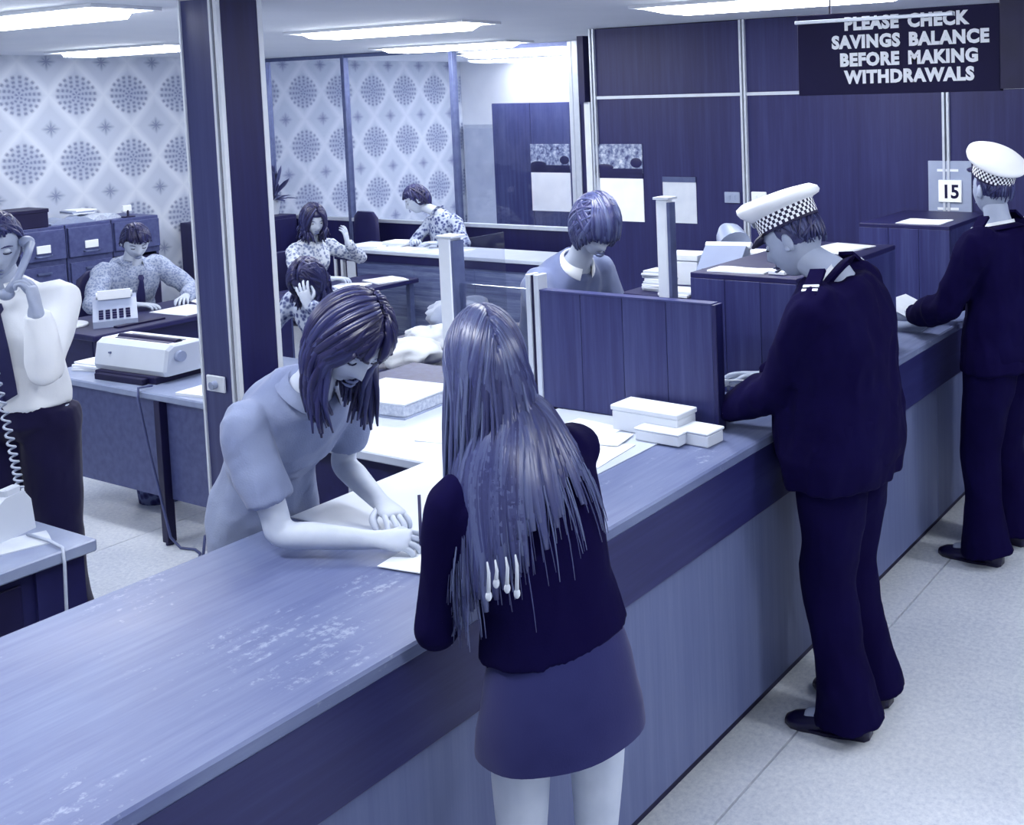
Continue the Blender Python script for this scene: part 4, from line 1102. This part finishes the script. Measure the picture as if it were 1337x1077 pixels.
# ---- hair
def sl(a, b, t):
    o = max(-1, min(1, a.dot(b))); w = math.acos(o)
    if w < 1e-4: return a.lerp(b, t)
    return (a * sin((1 - t) * w) + b * sin(t * w)) / sin(w)
def dirv(az, elv): return V((sin(radians(az)) * cos(radians(elv)), cos(radians(az)) * cos(radians(elv)), sin(radians(elv))))
def hair(S, mat, n, ends, hang, lift=1.06, r=.0075, part=(-35, 75), avoid=(), seed=1, wave=0, px=0, seg=(7, 9), pull=None, shell=None, spread=.012, shade=(.1, .9), curlin=0, name='hair', flat=None, axis=None):
    """locks laid from the parting over the scalp, then hanging; ends(u, side) -> (azimuth, elevation)"""
    rnd = random.Random(seed); m = MB(); m.use_shade = True
    A, B, C = HA * S.hs * lift, HB * S.hs * lift * 1.03, HC * S.hs * lift
    def E(d, k=1): return S.Hm @ V((d.x * A * k, d.y * B * k, d.z * C * k))
    if shell:
        az_open, el_face, el_back = shell; nn, mm = 36, 14; vs = []; fs = []
        for i in range(mm + 1):
            for j in range(nn):
                az = 360 * j / nn; a = min(az, 360 - az)
                t = max(0, min(1, (a - az_open) / 40)); t = t * t * (3 - 2 * t)
                lo = el_face + (el_back - el_face) * t; el = 90 - (90 - lo) * i / mm
                vs.append(E(dirv(az, el), .985 if i < mm else .93))
        for i in range(mm):
            for j in range(nn):
                q = (j + 1) % nn; fs.append((i * nn + j, (i + 1) * nn + j, (i + 1) * nn + q, i * nn + q))
        m.shade = (shade[0] + shade[1]) * .4; m.add(vs, fs)
    Z = V((0, 0, 1))
    for q in range(n):
        side = 1 if q % 2 else -1; u = rnd.random()
        al = part[0] + (part[1] - part[0]) * u
        r0 = V((side * (.05 + .05 * rnd.random()) + px, -sin(radians(al)), cos(radians(al)))).normalized()
        az, el = ends(u, side, rnd)
        r1 = dirv(az, el)
        lay = .97 + .09 * rnd.random()
        pts = [E(sl(r0, r1, i / seg[0]), lay) for i in range(seg[0] + 1)]
        L = hang(u, side, rnd)
        if L > 0:
            d = (pts[-1] - pts[-2]).normalized(); p = pts[-1]; st = L / seg[1]
            out = (pts[-1] - S.head).normalized(); jig = V((rnd.uniform(-1, 1), rnd.uniform(-1, 1), 0)) * spread
            ph = rnd.random() * 6
            for i in range(seg[1]):
                t = (i + 1) / seg[1]
                d = (d * (1 - .38) - Z * .38 + (pull or V((0, 0, 0))) * .1).normalized()
                p = p + d * st + jig / seg[1]
                if wave: p = p + S.hr * (wave * sin(ph + t * 8)) + S.hf * (wave * cos(ph + t * 7))
                if curlin: p = p - (V((out.x, out.y, 0))) * (curlin * st * max(0, t - .5) * 2)
                for c, R3, ex in avoid:
                    w = p - c; e = sqrt((w.dot(R3[0]) / ex[0]) ** 2 + (w.dot(R3[1]) / ex[1]) ** 2 + (w.dot(R3[2]) / ex[2]) ** 2)
                    if e < 1: p = c + w / max(e, .05)
                pts.append(p)
        N = len(pts); rr = r * rnd.uniform(.7, 1.25)
        cut = .70 if flat else .6
        rad = [rr * (.55 + .45 * sin(pi * min(1, (i + .6) / N * 1.25) * .5)) * (1 if i < N * cut else max(.12, 1 - (i - N * cut) / (N * (1 - cut)) * .85)) for i in range(N)]
        m.shade = shade[0] + (shade[1] - shade[0]) * rnd.random()
        if flat:
            def outv(p):
                if p.z > S.head.z - .02 or axis is None: return p - S.head
                o_ = p - axis; return V((o_.x, o_.y, .0))
            m.ribbon(pts, [x * flat for x in rad], r * .45, outv, 6)
        else: m.tube(pts, rad, 6)
    return m.build(name, M[mat], S.t, True)
def short_hair(S, mat, n=150, face_el=28, back_el=-38, side_el=-5, r=.009, seed=1, lift=1.07, wave=0):
    def ends(u, side, rnd):
        az = side * rnd.uniform(8, 178); a = abs(az)
        if a < 60: el = face_el
        elif a < 100: el = face_el + (side_el - face_el) * (a - 60) / 40
        else: el = side_el + (back_el - side_el) * min(1, (a - 100) / 40)
        return az, el + rnd.uniform(-6, 6)
    return hair(S, mat, n, ends, lambda u, s, q: .012 if wave else 0, lift, r, (-45, 80), (), seed, wave, .15, (7, 2), None, (55, face_el + 4, back_el + 4))
def basis(S, t=.5):
    u, r, f = S.frame(t); return (r, f, u)
def cap(S, tilt=10, label=None):
    Hm = S.Hm @ Matrix.Translation((0, -.006, .058)) @ Matrix.Rotation(radians(tilt), 4, 'X'); s = S.hs
    def el(a_, b_, z, n, dy=0, dz=0): return [Hm @ V((sin(2 * pi * j / n) * a_ * s, (cos(2 * pi * j / n) * b_ + dy) * s, (z + dz * cos(2 * pi * j / n)) * s)) for j in range(n)]
    c = MB(); N = 40
    c.loft([el(.082, .103, .038, N, 0), el(.100, .118, .046, N, .002), el(.124, .138, .060, N, .004, .012), el(.130, .144, .072, N, .004, .016), el(.127, .141, .086, N, .004, .016), el(.108, .120, .098, N, .004, .012), el(.06, .07, .102, N, .004, .006), el(.004, .004, .103, N, .004)])
    cp = c.build('cap', M['cap_white'], S.t, True)
    b = MB(); n = 64; rows = 4
    for i in range(rows):
        for j in range(n):
            z0, z1 = -.004 + i * .0115, -.004 + (i + 1) * .0115; vs = []
            for z in (z0, z1):
                for jj in (j, j + 1):
                    a = 2 * pi * jj / n; vs.append(Hm @ V((sin(a) * .0865 * s, cos(a) * .1075 * s, z * s)))
            b.cur = (i + j) % 2; b.add(vs, [(0, 1, 3, 2)])
    b.build('checked_band', [M['cap_white'], M['cap_band']], cp)
    b = MB(); b.loft([el(.080, .101, -.012, N), el(.0858, .1068, -.012, N), el(.0858, .1068, .042, N), el(.080, .101, .042, N)]); b.build('inner_band', M['cap_band'], cp, True, .6)
    v = MB(); rings = []
    for q, dz, dy in ((0, -.006, 0), (.5, -.014, .028), (1, -.030, .050), (1, -.034, .048), (.5, -.019, .026), (0, -.012, -.002)):
        rings.append([Hm @ V((sin(a) * (.086 - .004 * q) * s, (cos(a) * (.106) + dy * max(0, cos(a)) ** .6) * s, (dz * max(.15, cos(a))) * s)) for a in [radians(-62 + 124 * j / 20) for j in range(21)]])
    v.loft(rings, cap=False, closed=False); v.build('peak', M['shoe'], cp, True)
    m = MB(); m.ell(Hm @ V((0, .121 * s, .045 * s)), .016, .006, .019, 12, 8, Hm.to_3x3()); m.build('badge', M['alu'], cp, True)

# ---- the young woman with long hair at the counter
g = person('young woman seen from behind with very long straight fair hair, dark cardigan and skirt', (-1.44, 1.66, 0), (-.88, .47), 1.62,
    (-1.455, 1.655, .895), (-1.54, 1.615, 1.395), (-1.585, 1.625, 1.548), (-.80, .45, -.30), [(-1.77, 1.70, 1.03), (-1.84, 1.88, 1.03)],
    [((-1.50, 1.60, .085), (-.85, .5)), ((-1.42, 1.74, .085), (-.85, .5))], voxel=.0085, skin='skin_leg', poles=[(.25, -.55, -.7), (.85, .15, -.5)], bend=.45, shw=.142, head_s=.92, ears=False)
def zsk(p): return 1.0
m = MB(); n = 48; rings = []
c0 = g.pelvis; f_, r_ = g.f, g.r
for z, rx, ry, dx in ((1.12, .10, .07, 0), (1.04, .113, .084, 0), (.98, .138, .112, .0), (.94, .150, .122, 0), (.88, .160, .132, 0), (.84, .170, .140, 0), (.80, .174, .143, 0), (.792, .174, .143, 0), (.80, .168, .137, 0), (.9, .145, .115, 0)):
    rip = max(0, (1.0 - z)) * .05
    rings.append([V((c0.x, c0.y, z)) + r_ * (cos(a) * rx * (1 + rip * sin(a * 7))) + f_ * (sin(a) * ry * (1 + rip * sin(a * 7)) - .01) for a in [2 * pi * j / n for j in range(n)]])
m.loft(rings); m.build('skirt', M['skirt'], g.t, True, 1.2)
top_garment(g, 'cardigan', M['jacket'], hem=.20, sleeve='long', flare=1.0, thick=1.05, voxel=.008, wr=.004, seed=4, arm=.93)
shoes(g)
bs = basis(g, .7); tc = g.spine(.72)
av = [(g.spine(.62), basis(g, .62), (.150, .145, .30)), (g.spine(.25), basis(g, .25), (.165, .150, .30)), (g.head - V((0, 0, .01)), (g.hr, g.hf, g.hu), (.078, .100, .118))]
def ends_long(u, side, rnd):
    a = 68 + 110 * u ** .85 + rnd.uniform(-5, 5); return side * a, -4 - 8 * u + rnd.uniform(-5, 5)
hang_long = lambda u, s, q: q.uniform(.46, .525) + (.03 if s > 0 else 0)
gp_ = g.r * .10 - g.f * .25
hair(g, 'hair_fair', 420, ends_long, hang_long, 1.04, .008, (-42, 85), av, 3, 0, 0, (8, 16), gp_, (60, 32, -34), .03, (.1, .75), flat=2.1, axis=g.spine(.6) + g.f * .06)
hair(g, 'hair_fair', 560, ends_long, lambda u, s, q: hang_long(u, s, q) + q.uniform(-.05, .03), 1.065, .0034, (-42, 85), av, 4, .002, 0, (8, 16), gp_, None, .05, (.2, 1.0), name='loose_strands')
tz = MB()
for k_, (dx, dz) in enumerate(((-.065, -.02), (-.05, .0), (-.03, -.015), (-.012, -.03))):
    p0 = g.spine(.46) - g.f * .150 + g.r * (dx - .095) + V((0, 0, .10))
    tz.tube([p0 + V((0, 0, .03)), p0 + V((.003, 0, .01)), p0 + V((0, 0, -.008 + dz))], [.0015, .003, .004], 6); tz.ell(p0 + V((0, 0, -.014 + dz)), .006, .006, .010, 8, 6)
tag(tz.build('tassel', M['paper2'], g.t, True), 'pale beaded tassel')

# ---- teller in the pale blouse, writing
w = person('female teller in a pale short-sleeved blouse leaning on the counter and writing', (-2.68, 1.86, 0), (1, .06), 1.67,
    (-2.67, 1.87, .945), (-2.345, 1.80, 1.375), (-2.205, 1.81, 1.515), (.66, -.16, -.74), [(-2.285, 1.945, 1.028), (-2.12, 1.785, 1.022)],
    [((-2.72, 1.97, .085), (1, .1)), ((-2.74, 1.77, .085), (1, 0))], voxel=.0075, ears=False, poles=[(-.7, .25, -.6), (-.5, -.3, -1)], bend=.42, girth=.88, head_up=(.66, .1, .74),
    hand_o=[dict(d=(.90, -.30, -.16), up=(.1, .1, 1), curl=(.35, .45, .5, .6), spread=.16), dict(d=(.84, .50, -.06), up=(-.2, -.55, .8), curl=(.75, .9, 1.0, 1.05), thumb=.9)])
top_garment(w, 'dress', M['blouse'], hem=-.85, sleeve='short', flare=1.06, thick=1.04, voxel=.008, wr=.008, seed=8, neck=.965)
collar(w, M['blouse'], .062, .026, 1.45, op=.6)
shoes(w)
def ends_bob(u, side, rnd):
    a = 52 + 125 * u + rnd.uniform(-6, 6); return side * a, -14 - 16 * u + rnd.uniform(-6, 6)
avw = [(w.spine(.80), basis(w, .8), (.15, .12, .2)), (w.head, (w.hr, w.hf, w.hu), (.082, .104, .12))]
hair(w, 'hair_mid', 330, ends_bob, lambda u, s, q: q.uniform(.15, .20) - .03 * u, 1.09, .010, (-40, 85), avw, 5, .003, 0, (8, 8), None, (52, 30, -45), .02, (.0, .95), .25)
# fringe over the brow
hair(w, 'hair_mid', 60, lambda u, s, q: (s * q.uniform(15, 62), q.uniform(14, 26)), lambda u, s, q: .01, 1.10, .010, (-42, -5), (), 6, 0, 0, (7, 2), None, None, .01, (.0, .5), 0, 'fringe')
pn = MB(); wt = V((-2.04, 1.832, 1.03)); pn.tube([V((-2.022, 1.842, CT + .006)), V((-2.032, 1.838, CT + .02)), V((-2.065, 1.87, CT + .135))], [.0012, .004, .0042], 8)
tag(pn.build('pen', M['dark2'], None, True), 'dark pen in the writing teller\'s right hand', 'pen')

# ---- officer nearest, bending over the counter
def officer(label, loc, face, pelvis, neck, head, hf, hands, feet, girth, belly, poles, ho, tilt, H, braid, shd=None, vox=.009, hsz=1.0, hair_sh=.25):
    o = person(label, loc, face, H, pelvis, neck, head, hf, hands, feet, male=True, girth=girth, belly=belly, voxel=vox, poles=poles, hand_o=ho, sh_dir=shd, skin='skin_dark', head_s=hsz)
    trousers(o, M['uniform'], flare=1.15, gm=1.12)
    top_garment(o, 'tunic', M['uniform'], hem=-.17, sleeve='long', flare=1.12, thick=1.06, voxel=.009, wr=.007, seed=len(label), wscale=11, arm=1.08)
    shoes(o)
    collar(o, M['white_shirt'], .064, .038, 1.06, 'shirt_collar', .5)
    collar(o, M['uniform'], .070, .024, 1.45, 'tunic_collar', .5)
    short_hair(o, 'hair_short', 150, 44, -18, 8, .0055, 5, 1.03)
    cap(o, tilt)
    k = o.k; u, r, f = o.frame(.93)
    for i in ((0, 1)):
        sx = 2 * i - 1; s = o.sh[i]; c = s + u * .090 * k - r * (sx * .03)
        d = MB(); q = (s + r * sx * .05 - u * .03) - (s - r * sx * .04 + u * .03); q.normalize()
        nn = f.cross(q).normalized() * (-sx); nn = nn if nn.z > 0 else -nn
        def slab(m_, a, b, wd, h0, h1):
            vs = []
            for h in (h0, h1):
                for t_, y in ((a, -wd), (b, -wd), (b, wd), (a, wd)): vs.append(c + q * t_ + f * y + nn * h)
            m_.add(vs, [(0, 1, 2, 3), (4, 5, 6, 7), (0, 1, 5, 4), (1, 2, 6, 5), (2, 3, 7, 6), (3, 0, 4, 7)])
        slab(d, -.05, .055, .026, -.008, .004); e = d.build('epaulette', M['uniform'], o.t)
        st_ = MB()
        for t_ in ((.018, .034) if braid == 2 else (.026,)): slab(st_, t_, t_ + .009, .027, .003, .007)
        st_.build('braid_stripe', M['braid'], e)
    for i in (0, 1):
        d = (o.wr[i] - o.el[i]).normalized()
        for z_ in (.03, .055): MB().ell(o.wr[i] - d * z_ + V((0, -.045 * k, .0)), .007, .007, .007, 8, 6).build('cuff_button', M['alu'], o.t, True)
    return o
n1 = officer('officer in dark uniform and white checked-band cap bending over the counter, nearest of the two', (-1.45, 3.17, 0), (-1, -.03), (-1.525, 3.165, .93), (-1.53, 3.13, 1.49), (-1.665, 3.115, 1.605), (-.90, -.05, -.43),
    [(-1.89, 3.02, 1.03), (-1.90, 3.30, 1.075)], [((-1.485, 3.07, .085), (-1, -.12)), ((-1.50, 3.28, .085), (-1, .02))], 1.22, .055, [(.3, 0, -1), (.2, .4, -.8)],
    [dict(d=(-.95, .3, -.1), curl=(.5, .6, .65, .7)), dict(d=(-.9, -.15, -.02), up=(0, .5, .86), curl=(.4, .5, .55, .6))], 1, 1.76, 2)
sheet(-2.04, 3.16, CT + .0005, .16, .11, 20, 'white form under the near officer\'s hands', th=.003)
sl_ = MB(rz((-2.045, 3.235, CT + .075), 20) @ Matrix.Rotation(radians(-28), 4, 'X')); sl_.box(-.10, .10, -.05, .05, 0, .004, .001)
tag(sl_.build('folded_paper', M['paper'], None), 'folded white paper held in the near officer\'s right hand', 'paper')
n2 = officer('officer in dark uniform and white cap at the right edge, farther of the two', (-1.44, 4.64, 0), (-.97, .22), (-1.445, 4.63, .94), (-1.455, 4.625, 1.475), (-1.485, 4.64, 1.635), (-.80, .56, .02),
    [(-1.84, 4.56, 1.05), (-1.80, 4.80, 1.05)], [((-1.49, 4.50, .085), (-1, .05)), ((-1.45, 4.76, .085), (-1, .25))], 1.02, .01, [(.3, -.6, -.8), (.3, .5, -.8)],
    [dict(d=(-.9, .3, -.05), up=(-.1, -.4, .9), curl=(.5, .6, .65, .7)), dict(d=(-.9, -.3, -.05), curl=(.5, .6, .65, .7))], 20, 1.78, 1)
sl_ = MB(rz((-1.90, 4.66, 1.075), -8) @ Matrix.Rotation(radians(20), 4, 'Y')); sl_.box(-.09, .09, -.12, .12, 0, .004, .001)
tag(sl_.build('folded_paper', M['paper2'], None), 'pale passbook held by the far officer', 'paper')

# ---- bob-haired teller behind the partition
b = person('teller with a smooth bobbed haircut and grey jacket looking down behind the wood partition', (-2.93, 3.38, 0), (.97, -.2), 1.70,
    (-2.96, 3.38, .95), (-2.735, 3.32, 1.435), (-2.60, 3.27, 1.60), (.70, -.34, -.62), [(-2.52, 3.48, 1.12), (-2.47, 3.22, 1.12)],
    [((-3.0, 3.50, .085), (1, 0)), ((-3.0, 3.28, .085), (1, -.1))], voxel=.009, poles=[(-.2, .5, -.8), (-.2, -.5, -.8)], sh_dir=(-.12, -1, 0))
top_garment(b, 'jacket', M['grey_suit'], hem=-.12, sleeve='long', flare=1.02, thick=1.04, seed=12, wr=.007)
collar(b, M['white_shirt'], .062, .04, 1.3, 'shirt_collar', .4)
trousers(b, M['trouser']); shoes(b)
def ends_bowl(u, side, rnd):
    a = rnd.uniform(0, 178)
    return side * a, (22 if a < 45 else 22 - 52 * min(1, (a - 45) / 35) if a < 80 else -30) + rnd.uniform(-4, 4)
hair(b, 'hair_bob', 360, ends_bowl, lambda u, s, q: .035, 1.12, .010, (-30, 75), [(b.head, (b.hr, b.hf, b.hu), (.084, .106, .122))], 9, 0, .1, (9, 3), None, (48, 16, -36), .004, (.1, .9), .3)

# ---- man at the left edge, in shirt and tie, on the telephone
lm = person('man in white shirt and dark tie standing at the left edge with a telephone handset', (-4.495, 2.176, 0), (.72, -.69), 1.74,
    (-4.505, 2.176, .94), (-4.475, 2.146, 1.44), (-4.450, 2.111, 1.595), (.86, -.42, -.25), [(-4.225, 2.116, 1.37), (-4.365, 1.916, 1.06)],
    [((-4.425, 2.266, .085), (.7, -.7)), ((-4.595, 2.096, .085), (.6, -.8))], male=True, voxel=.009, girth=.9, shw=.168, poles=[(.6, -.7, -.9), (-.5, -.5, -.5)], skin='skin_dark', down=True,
    hand_o=[dict(d=(-.25, -.02, 1), up=(.6, .5, 0), curl=(.9, .95, 1, 1), thumb=.8), None])
top_garment(lm, 'shirt', M['white_shirt'], hem=.06, sleeve='long', flare=1.0, seed=21, wr=.007)
trousers(lm, M['trouser']); shoes(lm)
collar(lm, M['white_shirt'], .064, .036, 1.35, 'shirt_collar', .35)
def add_tie(S, base=.150):
    rg = []
    for t, w_ in ((.94, .014), (.90, .022), (.87, .014), (.6, .032), (.3, .042), (.22, .044), (.17, .004)):
        fd = (base if t < .8 else base - (t - .8) * .33) * S.k
        c = S.spine(t) + S.frame(t)[2] * fd; rg.append([c + S.sr * w_, c + S.f * .008, c - S.sr * w_, c - S.f * .006])
    MB().loft(rg).build('tie', M['tie'], S.t)
add_tie(lm)
short_hair(lm, 'hair_short', 150, 34, -34, -2, .008, 8, 1.06)
hs_ = thing('telephone_handset', 'pale telephone handset held to the ear of the man at the left edge', 'handset', (-4.275, 2.096, 1.5))
MB().tube([(-4.355, 2.181, 1.60), (-4.315, 2.146, 1.555), (-4.285, 2.096, 1.49), (-4.280, 2.056, 1.44)], [.016, .013, .013, .016], 10).build('grip', M['plastic2'], hs_, True)
MB().ell((-4.370, 2.176, 1.605), .026, .026, .022, 12, 8).build('earpiece', M['plastic2'], hs_, True)
MB().ell((-4.287, 2.056, 1.435), .024, .026, .022, 12, 8).build('mouthpiece', M['plastic2'], hs_, True)
bl_ = MB(); torso(lm, bl_, [(.045, .170, .125, 0), (.105, .168, .124, 0)]); bl_.build('belt', M['shoe'], lm.t, True, .8)

# ---- seated clerks in the office behind
def seated(label, seat, face, H, neck, head, hf, hands, mat, hair_mat, male=False, poles=None, ho=None, down=True, hstyle=0, seed=1, sleeve='long', chair=None, hsz=None):
    f = V((face[0], face[1], 0)).normalized(); r = V((f.y, -f.x, 0)); p = V((seat[0], seat[1], .56))
    kk = H / 1.75
    feet = [((p + f * .42 + r * sx * .10).to_tuple()[:2] + (.085,), (f.x, f.y)) for sx in (-1, 1)]
    s = person(label, (seat[0], seat[1], 0), face, H, p, neck, head, hf, hands, feet, male=male, voxel=.011, poles=poles, hand_o=ho, down=down, head_s=hsz)
    top_garment(s, 'shirt' if male else 'blouse', M[mat], hem=-.06, sleeve=sleeve, voxel=.011, seed=seed, wr=.008)
    trousers(s, M['trouser'], .011) if male else trousers(s, M['skirt'], .011, name='trousers'); shoes(s)
    collar(s, M[mat], .064, .032, 1.4)
    if hstyle == 0: short_hair(s, hair_mat, 150, 30, -36, -8, .010, seed, 1.08, .004)
    else:
        def e_(u, side, rnd): a = rnd.uniform(48, 178); return side * a, -26 + rnd.uniform(-8, 8)
        hair(s, hair_mat, 200, e_, lambda u, q1, q: q.uniform(.05, .10), 1.15, .013, (-40, 80), [(s.head, (s.hr, s.hf, s.hu), (.09, .108, .122))], seed, .006, 0, (7, 5), None, (50, 28, -40), .03)
    d = math.degrees(atan2(f.y, f.x)) - 90
    office_chair(seat[0] - f.x * .03, seat[1] - f.y * .03, d, chair)
    return s
dm = seated('man in a pale shirt writing at the dark desk by the filing cabinets', (-7.74, 4.46), (1, -.05), 1.76, (-7.60, 4.45, 1.03), (-7.53, 4.44, 1.175), (.80, -.28, -.52),
    [(-7.26, 4.60, .775), (-7.28, 4.26, .775)], 'print3', 'hair_dark', True, [(-.2, .9, -.4), (-.2, -.9, -.4)], None, True, 0, 3, 'long', 'office chair of the man writing by the filing cabinets')
add_tie(dm, .172)
bw = seated('woman in a light printed blouse with a telephone, seated before the glazed screen', (-7.22, 5.56), (1, .1), 1.66, (-7.16, 5.56, 1.045), (-7.11, 5.55, 1.205), (.88, -.30, -.30),
    [(-6.93, 5.70, 1.02), (-6.80, 5.44, .79)], 'print1', 'hair_dark', False, [(.1, .8, -.6), (-.1, -.8, -.5)], [dict(d=(-.1, -.1, 1), up=(.8, .3, 0), curl=(.3, .35, .4, .4)), None], False, 1, 14, 'long', 'office chair of the woman with the telephone')
bt = seated('dark-haired woman resting her bowed head on her hand, just right of the column', (-5.30, 4.22), (.30, -.95), 1.66, (-5.25, 4.09, 1.03), (-5.19, 3.99, 1.12), (.30, -.60, -.74),
    [(-5.04, 3.87, 1.01), (-5.34, 3.72, .775)], 'print2', 'hair_dark', False, [(.8, .2, -.6), (-.8, .1, -.6)], [dict(d=(-.35, -.05, 1), up=(.5, -.6, .2), curl=(.4, .4, .4, .4)), None], True, 1, 15, 'long', 'office chair of the woman resting her head')
fp = seated('far worker in a mottled blouse bending over papers before the glazed screen', (-6.85, 6.74), (-.1, -1), 1.62, (-6.91, 6.62, 1.15), (-7.11, 6.58, 1.265), (-.62, -.60, -.42),
    [(-6.72, 6.40, .93), (-6.95, 6.38, .93)], 'print2', 'hair_dark', False, [(.8, .2, -.5), (-.8, .2, -.5)], None, True, 0, 17, 'long', 'office chair of the far worker at the rear counter')
